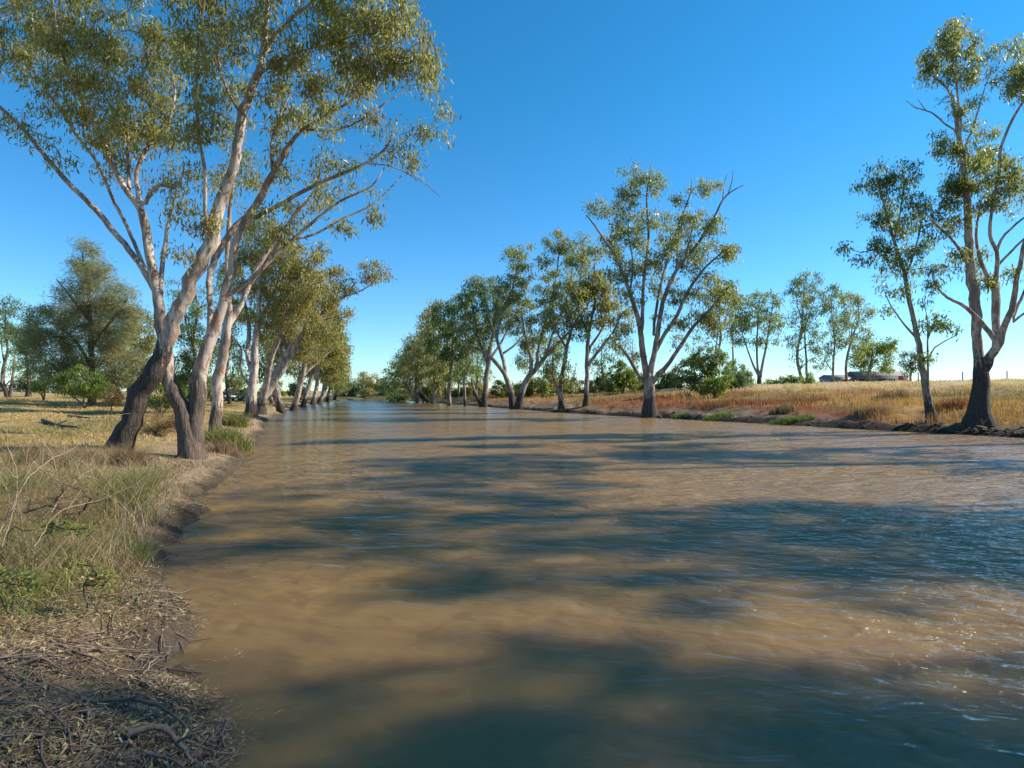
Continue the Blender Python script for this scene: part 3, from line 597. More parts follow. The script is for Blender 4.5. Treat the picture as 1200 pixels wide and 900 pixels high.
shrub('leafy_weed', 'yellowish leafy weed patch in the middle of the near left bank', [(98, 655, 26, 9), (125, 668, 18, 8)], 5.2, 'olive', (105, 678), leaf=(.045, .018), rc=.08, per=60, droop=1.2, dens=.7)

# ------------------------------------------------------------------ right bank: the row running away to the bend
RR = dict(dens=1.8, bs=1.35, group='gums along the right bank', rough=(.8, 2.4), bark=BARK_DULL)
for i, (bx, by, d, w, bl, lab, pal) in enumerate([
    (404, 467, 186, 2.0, [(404, 446, 6, 9, .7), (410, 456, 10, 6)], 'small pale gum left of the gap at the end of the river', 'green'),
    (425, 467, 184, 2.6, [(424, 444, 8, 8), (426, 454, 10, 7)], 'round gum in the middle of the far end of the river', 'olive'),
    (441, 467, 182, 2.4, [(440, 448, 9, 8), (446, 457, 8, 6)], 'brownish gum closing the far end of the river on the right', 'warm'),
    (460, 467, 158, 3.0, [(462, 440, 11, 11), (470, 425, 9, 10), (458, 452, 10, 8)], 'first gum of the far right row beside the gap of sky', 'green'),
    (474, 468.5, 138, 3.6, [(478, 420, 14, 12), (486, 405, 10, 12), (474, 442, 14, 12)], 'second gum of the far right row, crooked and low', 'olive'),
    (490, 469.5, 122, 4.4, [(494, 400, 16, 14), (488, 425, 17, 14), (500, 375, 9, 14, .5), (492, 446, 14, 10)], 'third gum of the far right row below bare upper twigs', 'warm'),
    (506, 471, 108, 5, [(510, 385, 15, 18), (508, 362, 8, 12, .4), (504, 415, 18, 16), (515, 438, 14, 12)], 'gum with sparse pointed top, fourth of the far right row', 'olive'),
    (526, 473, 95, 6, [(530, 370, 20, 18), (524, 400, 20, 16), (536, 425, 16, 14, .8), (518, 350, 8, 10, .35)], 'gum with grey straight trunk before the pale thin stems on the right bank', 'green'),
    (546, 474, 92, 4, [(548, 385, 16, 18), (554, 415, 14, 16, .7), (545, 352, 10, 14, .6)], 'thin white stemmed gum left of the crossed limbs on the right bank', 'green')]):
    ex = [[(bx, by - 8, w * .6), (bx - 10, by - 20, w * .45), (bx - 18, by - 26, w * .25)]] if i in (4, 5, 6) else []
    auto('river_gum', lab, 'tree', (bx, by), d, w, bl, extra=ex, pal=pal, leaf=(.40 + d * .001, .12 + d * .0004), rc=.7 + d * .002, per=58, twig=.013, sides=8, **RR)
R2 = dict(dens=1.5, group='gums along the right bank', rough=(.8, 2.4), leaf=(.36, .11), rc=.62, per=66, twig=.011, sides=9, bark=BARK_DULL)
tree('river_gum', 'thick trunked gum behind the long crossing limb on the right bank', 'tree',
     [[(568, 476, 8), (568, 465, 6.6), (569, 450, 6.2), (572, 426, 6), (575, 405, 4.5), (580, 375, 3.4), (578, 345, 2), (572, 325, 1)], [(572, 426, 4), (562, 400, 3.4), (556, 370, 2.4), (550, 340, 1.4)], [(573, 420, 3.4), (590, 395, 2.6), (600, 370, 1.6)], [(563, 472, 4, 'root'), (556, 455, 3), (552, 440, 1.6)]],
     [(556, 335, 12, 16), (575, 345, 18, 20), (562, 372, 18, 18), (582, 380, 18, 14), (546, 355, 9, 14, .7), (590, 352, 12, 16, .7), (570, 402, 12, 9, .6)], 86, pal='green', **R2)
tree('river_gum', 'forked gum sending one long bare limb left across its neighbours', 'tree',
     [[(602, 479, 8), (597, 455, 6.6), (591, 437, 5.6), (580, 423, 4.8), (567, 412, 4), (554, 406, 3.2), (546, 404, 2.6), (538, 394, 1.6), (534, 380, 1)], [(592, 438, 5), (590, 423, 4.6), (586, 408, 4.2), (582, 396, 3.8), (588, 370, 3), (600, 340, 2.2), (608, 305, 1.4)], [(583, 398, 3), (576, 380, 2), (572, 360, 1.2)], [(588, 415, 3), (602, 405, 2.2), (612, 395, 1.2)]],
     [(602, 300, 13, 11), (612, 320, 15, 16), (595, 340, 16, 18), (614, 350, 16, 16), (590, 372, 16, 14), (608, 382, 14, 10, .7), (536, 376, 12, 12, .8), (612, 292, 12, 8)], 76, pal='gum', **R2)
tree('river_gum', 'stocky gum leaning right beside the forked one at the water edge', 'tree',
     [[(607, 479, 9.5), (612, 458, 8), (620, 441, 7), (628, 431, 6), (640, 417, 4.6), (654, 402, 3.6), (668, 388, 2)], [(622, 438, 5), (622, 420, 4), (616, 395, 3.2), (612, 368, 2)], [(628, 431, 5), (632, 405, 4), (640, 375, 3), (650, 335, 2.2), (656, 290, 1.3)], [(640, 417, 3.4), (648, 390, 2.6), (664, 350, 1.8), (672, 310, 1)]],
     [(652, 282, 14, 12), (668, 295, 16, 14), (640, 312, 14, 16, .8), (662, 328, 20, 18), (640, 350, 18, 16), (628, 380, 18, 12), (655, 365, 18, 16), (672, 360, 14, 14, .8), (640, 402, 20, 9, .7), (684, 280, 10, 12, .6), (615, 400, 10, 8, .6)], 75, pal='gum', **R2)
tree('river_gum', 'gum with dark and pale stems crossing at its base on the right bank', 'tree',
     [[(657, 483, 7), (657, 460, 5.6), (659, 440, 5), (663, 420, 4.4), (665, 405, 3.8), (672, 380, 2.8), (678, 345, 2), (682, 310, 1.2)], [(660, 481, 5, 'root'), (654, 462, 4), (647, 440, 3), (640, 425, 1.8)], [(664, 410, 3), (652, 390, 2.2), (645, 370, 1.3)], [(672, 380, 2), (688, 360, 1.6), (694, 340, 1)]],
     [(680, 305, 13, 14, .8), (690, 335, 14, 16), (672, 350, 14, 16), (655, 375, 16, 14), (676, 385, 14, 12), (650, 425, 16, 14, .5), (670, 440, 14, 14, .5), (640, 440, 10, 12, .4)], 64, pal='gum', **R2)
tree('river_gum', 'reddish trunked gum forking into three just left of the biggest one', 'tree',
     [[(686, 475, 7), (687, 455, 5.8), (688, 430, 5.4), (688, 415, 4.8), (689, 397, 4.2), (693, 375, 3.4), (698, 345, 2.4), (696, 305, 1.3)], [(688, 418, 4), (692, 406, 3.4), (699, 396, 3), (706, 384, 2.6), (714, 355, 1.6)], [(689, 428, 4), (699, 415, 3.6), (708, 403, 3.2), (718, 390, 2.6), (730, 365, 1.6)], [(690, 395, 2.6), (680, 370, 2), (672, 350, 1.2)]],
     [(694, 300, 14, 14, .8), (706, 325, 15, 16), (690, 345, 16, 16), (716, 350, 16, 16), (702, 372, 16, 12), (728, 372, 14, 14), (682, 372, 12, 12, .7), (724, 395, 12, 8, .6), (705, 285, 10, 12, .6)], ray_depth(686, 475), pal='olive', **R2)

# second row and undergrowth behind the right hand row
for bx, by, d, w, bl, lab, pal in [
    (514, 468, 135, 3, [(512, 425, 14, 12), (520, 445, 14, 10)], 'pale thin gum behind the sparse pointed one on the right bank', 'gum'),
    (536, 469, 122, 3, [(540, 410, 15, 14), (534, 435, 14, 12)], 'slender gum between the straight grey trunk and the white stemmed one', 'olive'),
    (558, 468, 118, 3, [(560, 415, 14, 14), (566, 438, 12, 10, .8)], 'pale slender gum behind the left end of the long bare limb', 'green'),
    (622, 466, 112, 3, [(625, 400, 16, 14, .8), (618, 425, 14, 12, .8)], 'slender gum seen between the two leaning gums', 'gum'),
    (648, 465, 106, 3, [(648, 405, 16, 14, .8), (655, 428, 14, 10, .7), (640, 435, 10, 9, .7)], 'slender gum behind the crossing stems', 'green'),
    (705, 463, 104, 3, [(710, 410, 14, 12, .7), (700, 430, 12, 10, .7)], 'small gum behind the reddish one', 'green'),
    (742, 461, 106, 3, [(745, 420, 13, 12, .5), (736, 405, 10, 10, .5)], 'small gum behind the biggest gum', 'gum')]:
    auto('river_gum', lab, 'tree', (bx, by), d, w, bl, pal=pal, leaf=(.46, .15), rc=.9, per=58, twig=.013, sides=7, group='slender gums behind the right hand row', bark=BARK_DULL, rough=(.5, 1.5), dens=1.6)

# the biggest gum of the right bank
tree('river_gum', 'biggest gum of the right bank, many limbs fanning up from one foot', 'tree',
     [[(762, 486, 16), (762, 474, 13.5), (761, 460, 12), (760, 446, 11), (756, 430, 7.5), (752, 405, 6.8), (750, 382, 6.2), (738, 343, 4.8), (723, 304, 3.6), (703, 273, 2.6), (688, 253, 1.4)],
      [(752, 386, 4.6), (753, 360, 4.2), (754, 335, 3.8), (760, 277, 3), (758, 230, 2.2), (764, 191, 1)],
      [(761, 446, 8), (764, 425, 6.8), (769, 401, 6.2), (777, 354, 5), (793, 316, 4), (816, 288, 3.4), (836, 257, 2.8), (847, 234, 2.2), (858, 224, 1.5), (871, 217, .8)],
      [(768, 412, 5), (780, 390, 4.5), (793, 370, 4.2), (808, 339, 3.6), (828, 312, 2.8), (851, 292, 1.6)],
      [(763, 450, 7), (772, 438, 6), (785, 424, 5), (808, 389, 4), (832, 362, 3), (855, 335, 1.6)],
      [(760, 450, 5.5), (750, 442, 5), (738, 421, 4), (728, 408, 3), (719, 401, 2)],
      [(766, 392, 3.4), (768, 370, 3.4), (777, 323, 3), (797, 261, 2.2), (808, 230, 1.6), (811, 210, .9)],
      [(847, 234, 1.6), (849, 215, 1.1), (852, 204, .6)], [(853, 228, 1.4), (858, 212, 1), (859, 200, .5)], [(738, 343, 2.5), (742, 310, 2), (736, 270, 1.4), (740, 235, .8)], [(800, 310, 2.2), (806, 290, 1.8), (812, 262, 1.2)]],
     [(704, 244, 17, 10, .9), (730, 234, 18, 16), (744, 205, 13, 14), (768, 212, 13, 14), (764, 252, 14, 16, .8), (735, 268, 28, 18), (755, 298, 24, 18), (728, 318, 18, 14), (718, 292, 14, 14, .7), (785, 268, 16, 24), (800, 226, 10, 10, .8), (826, 216, 13, 10), (843, 214, 8, 8, .5), (815, 262, 22, 18, .8), (838, 262, 14, 14, .4), (800, 298, 20, 18), (834, 294, 28, 15, .9), (858, 294, 11, 10), (830, 336, 28, 17), (855, 344, 22, 12, .9), (800, 348, 18, 14, .7), (776, 330, 14, 16, .6), (745, 345, 18, 12, .7), (815, 375, 24, 11, .9), (838, 372, 18, 10, .8), (780, 375, 16, 12, .35), (732, 385, 14, 12, .4), (722, 402, 9, 7, .5), (800, 400, 14, 8, .4)],
     ray_depth(762, 486), 'gums along the right bank', pal='gum', leaf=(.30, .085), dens=1.5, rc=.55, per=75, twig=.008, rough=(.5, 2.0), bark=BARK_DULL, sides=12)

# ------------------------------------------------------------------ right hand pair in front
FR = dict(dens=1.5, bs=1.08, leaf=(.25, .062), rc=.42, per=90, pal='gum', twig=.0055)
tree('river_gum', 'tall thick pale gum at the right border with a blackened foot', 'tree',
     [[(1147, 498, 25), (1147, 485, 20), (1147.5, 472, 18), (1149, 450, 16.5), (1149, 438, 15.5), (1147, 420, 11.5), (1145, 398, 10.5), (1142, 351, 11), (1137, 314, 10), (1135, 285, 9), (1135, 261, 8), (1130, 200, 6.5), (1123, 157, 5), (1118, 123, 4), (1110, 103, 3), (1094, 90, 1.6)],
      [(1151, 440, 10), (1157, 428, 10), (1163, 413, 10), (1170, 402, 9), (1178, 380, 7), (1186, 363, 6.5), (1190, 339, 5.5), (1197, 302, 4.5), (1205, 270, 3.5), (1222, 230, 2.2)],
      [(1166, 408, 7), (1167, 390, 8), (1167, 363, 8.5), (1166, 339, 8), (1158, 325, 5), (1147, 297, 4), (1144, 270, 3), (1150, 235, 2)],
      [(1166, 335, 5), (1168, 314, 4.6), (1168, 295, 4.2), (1160, 275, 3.6), (1163, 240, 3.2), (1170, 205, 3.2), (1174, 170, 3.2), (1190, 133, 2.8), (1202, 116, 2.2), (1222, 90, 1.2)],
      [(1168, 296, 3), (1173, 281, 3), (1185, 268, 2.6), (1199, 256, 2.2), (1225, 240, 1.2)], [(1169, 312, 3), (1182, 298, 2.8), (1201, 279, 2.2), (1225, 262, 1.3)],
      [(1168, 402, 6.5), (1160, 390, 6), (1150, 378, 5), (1132, 361, 4), (1110, 349, 3), (1098, 337, 2.2), (1092, 324, 1.2)],
      [(1135, 310, 4), (1128, 298, 3.4), (1118, 283, 3), (1097, 263, 2.2), (1084, 248, 1.2)],
      [(1124, 160, 3), (1127, 148, 2.6), (1123, 120, 2.4), (1120, 83, 2), (1124, 48, 1.2)],
      [(1126, 172, 2.2), (1118, 152, 2), (1107, 145, 1.8), (1092, 132, 1.6), (1072, 126, 1.3), (1062, 118, .7)], [(1086, 130, .9), (1078, 120, .8), (1075, 115, .5)],
      [(1188, 370, 4), (1196, 352, 3.4), (1206, 330, 2.4)], [(1188, 378, 3), (1200, 368, 2.4), (1215, 360, 1.6)], [(1127, 180, 2.4), (1140, 150, 2), (1152, 110, 1.4), (1162, 80, .8)]],
     [(1114, 34, 18, 13), (1126, 50, 24, 18), (1094, 74, 20, 18), (1130, 84, 20, 16), (1088, 94, 8, 8, .5), (1158, 62, 20, 20, .45), (1192, 70, 16, 28), (1190, 108, 15, 12, .8), (1170, 90, 8, 10, .5), (1145, 150, 22, 10, .8), (1110, 168, 18, 14), (1138, 180, 26, 16), (1168, 195, 28, 18), (1184, 214, 20, 14), (1140, 208, 32, 18), (1118, 226, 20, 16), (1158, 234, 22, 11), (1190, 240, 12, 8, .5), (1110, 262, 14, 14, .6), (1124, 250, 14, 16, .8), (1100, 312, 12, 8, .7), (1118, 302, 13, 13, .7), (1155, 326, 18, 10, .8), (1180, 320, 14, 8, .8), (1145, 300, 10, 16, .5), (1095, 330, 6, 6, .6), (1215, 90, 22, 30), (1225, 210, 22, 40, .7), (1120, 120, 14, 14, .5), (1140, 110, 14, 16, .35)],
     ray_depth(1147, 497), 'two gums at the right border', rough=(1.2, 3.2), sides=14, **FR)
tree('river_gum', 'slim curved gum with dark open crown beside the thick pale one', 'tree',
     [[(1092, 495, 11), (1088, 475, 8.6), (1084, 451, 7.8), (1079, 420, 7), (1075, 397, 6.4), (1070, 372, 5.4), (1064, 345, 5), (1060, 319, 4.4), (1050, 290, 3.6), (1042, 261, 2.8), (1033, 229, 2), (1030, 205, 1)],
      [(1087, 466, 3), (1087.5, 451, 2.8), (1087, 413, 2.2), (1087, 381, 1.4), (1084, 360, .8)], [(1087, 425, 1.8), (1095, 408, 1.7), (1108, 400, 1.4), (1122, 393, .8)],
      [(1074, 397, 2.6), (1066, 388, 2.4), (1054, 373, 2), (1043, 357, 1.4), (1036, 340, .8)], [(1061, 325, 2.6), (1070, 300, 2.2), (1078, 270, 1.6), (1082, 245, .8)],
      [(1053, 300, 2.2), (1044, 298, 1.6), (1028, 292, 1.2), (1010, 296, 1), (992, 290, .6)], [(1048, 282, 2), (1054, 255, 1.8), (1058, 225, 1.2), (1060, 205, .7)], [(1087, 400, 1.4), (1092, 385, 1.2), (1098, 372, .7)]],
     [(1034, 200, 24, 14), (1060, 204, 20, 15), (1018, 214, 13, 10), (1050, 232, 26, 13), (1028, 254, 22, 12), (1060, 260, 24, 18), (1028, 284, 20, 10), (1055, 298, 24, 13), (1080, 250, 18, 26, .9), (1015, 300, 12, 7, .5), (1075, 308, 16, 10), (989, 288, 7, 5, .8), (1005, 302, 8, 5, .5), (1040, 333, 13, 10, .7), (1066, 340, 14, 9, .7), (1095, 374, 20, 11), (1112, 384, 16, 7, .8), (1086, 345, 13, 8, .7), (1040, 364, 10, 6, .7), (1085, 420, 7, 7, .6), (1048, 318, 18, 10, .8), (1075, 285, 16, 12, .8)],
     ray_depth(1090, 494), 'two gums at the right border', pal='green', dens=.95, bs=1.04, leaf=(.25, .066), rc=.42, per=85, twig=.0055, rough=(.5, 1.6), sides=10, bark=BARK_DULL)

# two more beyond the right edge: their shadows lie across the water
for wx, d, sc, dn in ((27.0, 26.5, .92, .75), (28.0, 20.8, .95, .7), (29.2, 16.4, 1.0, .6), (29.5, 13.2, .80, .6), (30.2, 10.4, .95, .9), (31.0, 8.4, 1.1, 1.1)):
    bx = 600 + wx / d * FPX
    by = HZ + (CH - .5) / d * FPX; s = FPX / d
    bl = [(bx + dx * s, by - h * sc * s, rx * s, rz * s, q) for dx, h, rx, rz, q in ((0, 20.5, 3.0, 1.6, 1.2), (-2, 18.0, 2.6, 1.4, 1.1), (2.5, 16.5, 2.6, 1.4, 1.1), (-.5, 14.0, 2.8, 1.2, .9), (2.5, 11.0, 2.2, 1.1, .8), (-1.8, 8.5, 2.2, 1.0, .7))]
    auto('river_gum', 'river gum beyond the right edge whose shadow falls across the muddy water', 'tree', (bx, by), d, .62 * s, bl, group='gums beyond the right edge', pal='gum', leaf=(.30, .085), rc=.5, per=60, twig=.006, rough=(1, 3), sides=10, ortho=True, dens=dn)

# ------------------------------------------------------------------ right paddock: trees on the crest
BR = dict(dens=1.3, group='gums on the right hand rise', rough=(.5, 1.8), bark=BARK_DULL, sides=8, twig=.012, leaf=(.44, .14), rc=.8, per=55)
tree('river_gum', 'three stemmed gum spreading like a V on the rise behind rust red grass', 'tree',
     [[(890, 452, 5), (890, 443, 4.4), (888, 434, 2.6), (887, 408, 2.2), (888, 380, 1.5), (890, 350, .8)], [(889, 442, 3), (886, 437, 2.6), (880, 422, 2), (874, 405, 1.5), (868, 385, .8)], [(891, 444, 3.6), (893, 430, 3), (898, 407, 2.4), (902, 380, 1.6), (906, 355, .8)]],
     [(876, 360, 15, 15), (898, 352, 16, 14), (888, 378, 20, 16), (908, 376, 13, 14), (868, 388, 14, 12, .8), (895, 398, 16, 8, .8), (862, 372, 8, 10, .7)], 96, pal='green', **BR)
auto('river_gum', 'thin trunked gum rising behind the big open shrub', 'tree', (833, 455), 110, 3, [(838, 372, 18, 14, .6), (850, 350, 16, 14, .6), (858, 372, 14, 16, .7), (830, 395, 14, 12, .5), (855, 395, 12, 10, .5)], extra=[[(837, 455, 2.2, 'root'), (838, 420, 1.8), (842, 390, 1)], [(859, 455, 2.2, 'root'), (859, 415, 1.8), (858, 380, 1)]], pal='gum', **BR)
auto('river_gum', 'tall twin trunked gum with layered crown, highest of the trees on the rise', 'tree', (941, 452), 104, 3.8, [(945, 328, 16, 12), (934, 348, 13, 12), (956, 352, 14, 14), (942, 374, 20, 12), (928, 402, 12, 10, .7), (952, 398, 16, 14, .8), (934, 420, 10, 8, .5), (960, 420, 8, 8, .5)], extra=[[(945.5, 452, 2.8, 'root'), (945, 425, 2.4), (943, 395, 1.6), (946, 360, .8)]], pal='green', **BR)
auto('river_gum', 'narrow straight gum left of the round yellow green tree on the rise', 'tree', (975.5, 453), 106, 3, [(977, 345, 11, 12), (972, 368, 12, 12), (984, 385, 11, 12), (974, 408, 12, 10, .7), (966, 425, 9, 8, .6)], pal='green', **BR)
auto('river_gum', 'leafy straight gum partly hiding the farm shed roof', 'tree', (992, 453), 108, 3.4, [(996, 350, 14, 11), (1010, 366, 15, 12), (996, 376, 14, 12), (1012, 390, 13, 8), (994, 400, 12, 10, .8), (1008, 412, 12, 10, .6)], pal='gum', **BR)
auto('round_tree', 'round yellow green tree in front of the farm shed', 'tree', (1019, 451), 116, 4, [(1020, 406, 18, 12), (1036, 414, 15, 11), (1008, 420, 15, 11), (1026, 428, 20, 9), (1042, 402, 9, 6, .8)], pal='lush', **dict(BR, per=70))
auto('small_tree', 'small dark tree standing alone right of the farm shed', 'tree', (1067, 448), 135, 3, [(1063, 418, 10, 9), (1073, 424, 9, 9), (1064, 432, 10, 7, .8), (1076, 412, 7, 6, .8)], pal='dark', **BR)
# shrubs of the right bank
SR = dict(leaf=(.34, .12), rc=.45, per=80)
shrub('shrub', 'big open shrub below the thin trunked gum on the right bank', [(812, 430, 18, 16, .8), (830, 420, 18, 14, .8), (845, 432, 14, 16, .8), (805, 448, 14, 12, .7), (822, 446, 16, 12, .5)], ray_depth(822, 464), 'green', (824, 464), **SR)
shrub('shrub', 'rounded bright green bush in front of the big open shrub', [(836, 450, 13, 11), (844, 447, 12, 11)], ray_depth(838, 466), 'lush', (838, 466), **SR)
shrub('shrub', 'loose pale green bush right of the rounded bright one', [(862, 438, 14, 14, .8), (872, 446, 12, 10, .8), (856, 450, 8, 8)], 84, 'green', (864, 459), **SR)
shrub('shrub', 'leafy green shrub left of the biggest gum on the right bank', [(728, 438, 13, 14), (720, 448, 11, 12), (738, 446, 11, 11)], 88, 'lush', (729, 464), **SR)
shrub('shrub', 'yellow green bush under the leaning stocky gum', [(636, 452, 9, 9), (642, 458, 8, 7)], 92, 'lush', (638, 467), **SR)
shrub('shrub', 'dark green bush between the crossing gums on the right bank', [(598, 456, 11, 9), (584, 455, 8, 10)], 104, 'lush', (594, 467), **SR)
shrub('shrub', 'low green bush in the shade of the reddish gum', [(674, 455, 9, 12), (698, 452, 10, 10, .7)], 98, 'dark', (680, 466), **SR)
shrub('shrub', 'bright green bush on the rise left of the farm shed', [(952, 448, 7, 9), (948, 453, 6, 6)], 88, 'lush', (951, 458), **SR)
shrub('shrub', 'low pale shrubbery on the rise under the twin trunked gum', [(918, 450, 9, 7), (932, 448, 9, 8), (904, 452, 8, 6)], 92, 'green', (918, 456), **SR)
for px, py, w, h, lab, pal in [(a_, b_, c_ * 1.3, d_ * 1.35, e_, f_) for a_, b_, c_, d_, e_, f_ in [(468, 463, 8, 5, 'low bush at the far bend beside the first gum', 'green'), (500, 463, 9, 6, 'low bush under the third gum of the far right row', 'olive'), (532, 462, 9, 6, 'low bush behind the straight grey trunk', 'green'), (558, 461, 9, 7, 'yellowish bush behind the thick trunked gum', 'olive'), (618, 459, 9, 8, 'pale bush right of the long limbed gum', 'lush'), (654, 457, 10, 8, 'dull bush behind the crossing stems', 'olive'), (710, 456, 10, 8, 'dark bush between the reddish gum and the biggest one', 'dark'), (752, 452, 9, 8, 'dull bush just left of the biggest trunk', 'green'), (782, 452, 10, 9, 'dull bush just right of the biggest trunk', 'olive')]]:
    shrub('shrub', lab, [(px, py - h * .5, w, h * .8), (px + w * .6, py, w * .7, h * .5), (px - w * .6, py, w * .7, h * .6), (px + rng.normal(0, w), py - h * 1.1, w * .8, h * .7)], 100 if px > 560 else 125, pal, (px, py + h * .8), group='undergrowth behind the right hand row', leaf=(.4, .14), rc=.55, per=70)

# ------------------------------------------------------------------ grass, litter, tussocks
def blades(mb, x, y, h, w, col, lean=.35, z=None, seg=2):
    """arched grass blades: seg quads each"""
    n = len(x); z = zland(x, y) - .02 if z is None else z
    ph = rng.uniform(0, 2 * math.pi, n); ln = np.abs(rng.normal(lean, .2, n)) * h; a2 = rng.uniform(0, 2 * math.pi, n)
    wd = np.stack([np.cos(a2), np.sin(a2), np.zeros(n)], 1) * w[:, None] * .5
    rows = []
    for k in range(seg + 1):
        t = k / seg; c = np.stack([x + np.cos(ph) * ln * t**1.8, y + np.sin(ph) * ln * t**1.8, z + h * (t - .25 * (ln / h) * t * t)], 1)
        rows += [c - wd * (1 - .9 * t), c + wd * (1 - .9 * t)]
    V = np.stack(rows, 1); m = V.shape[1]; Q = []
    base = np.arange(n)[:, None] * m
    for k in range(seg): Q.append(base + np.array([[2 * k, 2 * k + 1, 2 * k + 3, 2 * k + 2]]))
    mb.add(V.reshape(-1, 3), np.concatenate(Q), tint=np.repeat(np.clip(col, 0, 1), m, 0))

def scatter(n, px0, px1, d0, d1, keep):
    """points spread evenly over the picture wedge"""
    d = d0 * (d1 / d0) ** rng.uniform(0, 1, n); x = (rng.uniform(px0, px1, n) - 600) / FPX * d
    k = keep(x, d); return x[k], d[k]

# right bank and rise: gold and rust tussocks
mb = MB()
for n, d0, d1 in ((60000, 27, 75), (26000, 60, 140)):
    x, y = scatter(n, 440, 1260, d0, d1, lambda x, y: (lambda dl, dr: (dr > dl) & (dr > 3.6 - vnoise(x, y, 1.1, 11) * 1.3 - vnoise(x, y, 12, 13) * 1.5 - 2.5 * sstep(17, 23, x)) & (vnoise(x, y, 1.6, 21) > -.35))(*bank_dist(x, y)))
    c = land_colour(x, y) * rng.uniform(.75, 1.25, len(x))[:, None]; t = 1 + np.clip(vnoise(x, y, 2.3, 22) * 1.2, -.7, 1.6)
    dl, dr = bank_dist(x, y); t = t * np.where(dr > 26, .6, 1)
    blades(mb, x, y, rng.uniform(.18, .42, len(x)) * t, rng.uniform(.03, .07, len(x)) * y / 45, c)
tag(mb.build('dry_grass', GRASSM), 'gold and rust coloured dry grass on the right bank', 'grass', None, 'stuff')

# bright green sedge patches at the right water edge
def patch(name, label, px, py, w, dep, n, pal, h, bw, lean=.35):
    d = ray_depth(px, py); x0 = (px - 600) / FPX * d; r = np.clip(rng.normal(0, 1, (n, 2)), -1.7, 1.7) * np.array([w, dep]) * .5
    x = x0 + r[:, 0]; y = d + r[:, 1]; k = zland(x, y) > -.25; x, y = x[k], y[k]
    mb = MB(); blades(mb, x, y, rng.uniform(.5, 1.15, len(x)) * h, np.full(len(x), bw), pick(pal, len(x)) * rng.uniform(.8, 1.25, len(x))[:, None], lean)
    return tag(mb.build(name, GRASSM), label, 'plant')
patch('water_plant', 'bright green weed mat at the right water edge below the rust grass', 918, 495, 2.1, .7, 2600, 'lush', .32, .06)
patch('water_plant', 'small green weed mat right of the biggest gum at the water edge', 836, 491, 1.6, .6, 1300, 'lush', .28, .06)
patch('water_plant', 'tiny green weed clump at the water edge below the green bush', 795, 489, .9, .5, 700, 'lush', .28, .06)
patch('grass_tuft', 'dark brown dry tuft on the right mud bank', 902 + 15, 484, .9, .6, 500, 'dry', .7, .05)
patch('grass_tuft', 'brown dry tuft on the slope left of the slim curved gum', 1020, 487, 1.0, .6, 600, 'dry', .8, .05)
patch('grass_tuft', 'rust red tall tuft on the slope behind the bright green weed mat', 930, 474, 3.0, 1.4, 900, 'rust', .7, .05)
patch('grass_tuft', 'rust red tall tuft on the slope behind the small weed mat', 850, 474, 3.0, 1.4, 900, 'rust', .65, .05)
patch('grass_tuft', 'dark rust tuft on the slope left of the thick pale gum', 1118, 478, 1.4, .8, 600, 'rust', .7, .05)
patch('grass_tuft', 'greyish dry tuft high on the slope near the right fence', 1045, 468, 1.4, .8, 600, 'dry', .8, .07)

# left bank lawn
mb = MB()
x, y = scatter(95000, -40, 420, 6.5, 80, lambda x, y: (lambda dl, dr: (dl > dr) & (dl > .7 + vnoise(x, y, 1.1, 24) * .6) & ((vnoise(x, y, .9, 23) > -.25) | (y > 22)))(*bank_dist(x, y)))
c = land_colour(x, y) * rng.uniform(.75, 1.3, len(x))[:, None]
blades(mb, x, y, rng.uniform(.05, .17, len(x)) * (1 + .5 * vnoise(x, y, 2, 22)), .007 + .0011 * y, c, .6)
tag(mb.build('dry_lawn', GRASSM), 'short straw coloured grass on the left paddock', 'grass', None, 'stuff')

# near left rough growth: tangled dry and green grass
mb = MB()
def rough(n, cx, cy, sx, sy, pals, h, w, lean):
    x = rng.normal(cx, sx, n); y = rng.normal(cy, sy, n); dl, dr = bank_dist(x, y); k = (dl > .25) & (y > 2.6) & (np.hypot(x, y) > 2.9)
    x, y = x[k], y[k]; c = np.where((vnoise(x, y, .5, 31) > 0)[:, None], pick(pals[0], len(x)), pick(pals[1], len(x)))
    blades(mb, x, y, rng.uniform(.4, 1.2, len(x)) * h * (1 + .6 * vnoise(x, y, .7, 32)), np.full(len(x), w), c * rng.uniform(.7, 1.2, len(x))[:, None], lean, seg=3)
rough(5200, -6.6, 7.6, .9, 1.0, ('straw', 'warm'), .62, .010, .7)
rough(4400, -5.5, 6.2, .7, .6, ('straw', 'warm'), .44, .010, .8)
rough(2600, -5.0, 5.2, .5, .4, ('sedge', 'lush'), .18, .010, .8)
rough(4200, -8.6, 10.5, 1.2, 1.3, ('straw', 'warm'), .55, .012, .7)
rough(3000, -3.9, 5.3, .5, .6, ('straw', 'warm'), .08, .008, .9)
rough(2600, -4.6, 4.6, .5, .5, ('straw', 'dry'), .05, .007, 1.0)
tag(mb.build('rough_grass', GRASSM), 'tangled dry and green grass on the near left bank', 'grass', None, 'stuff')

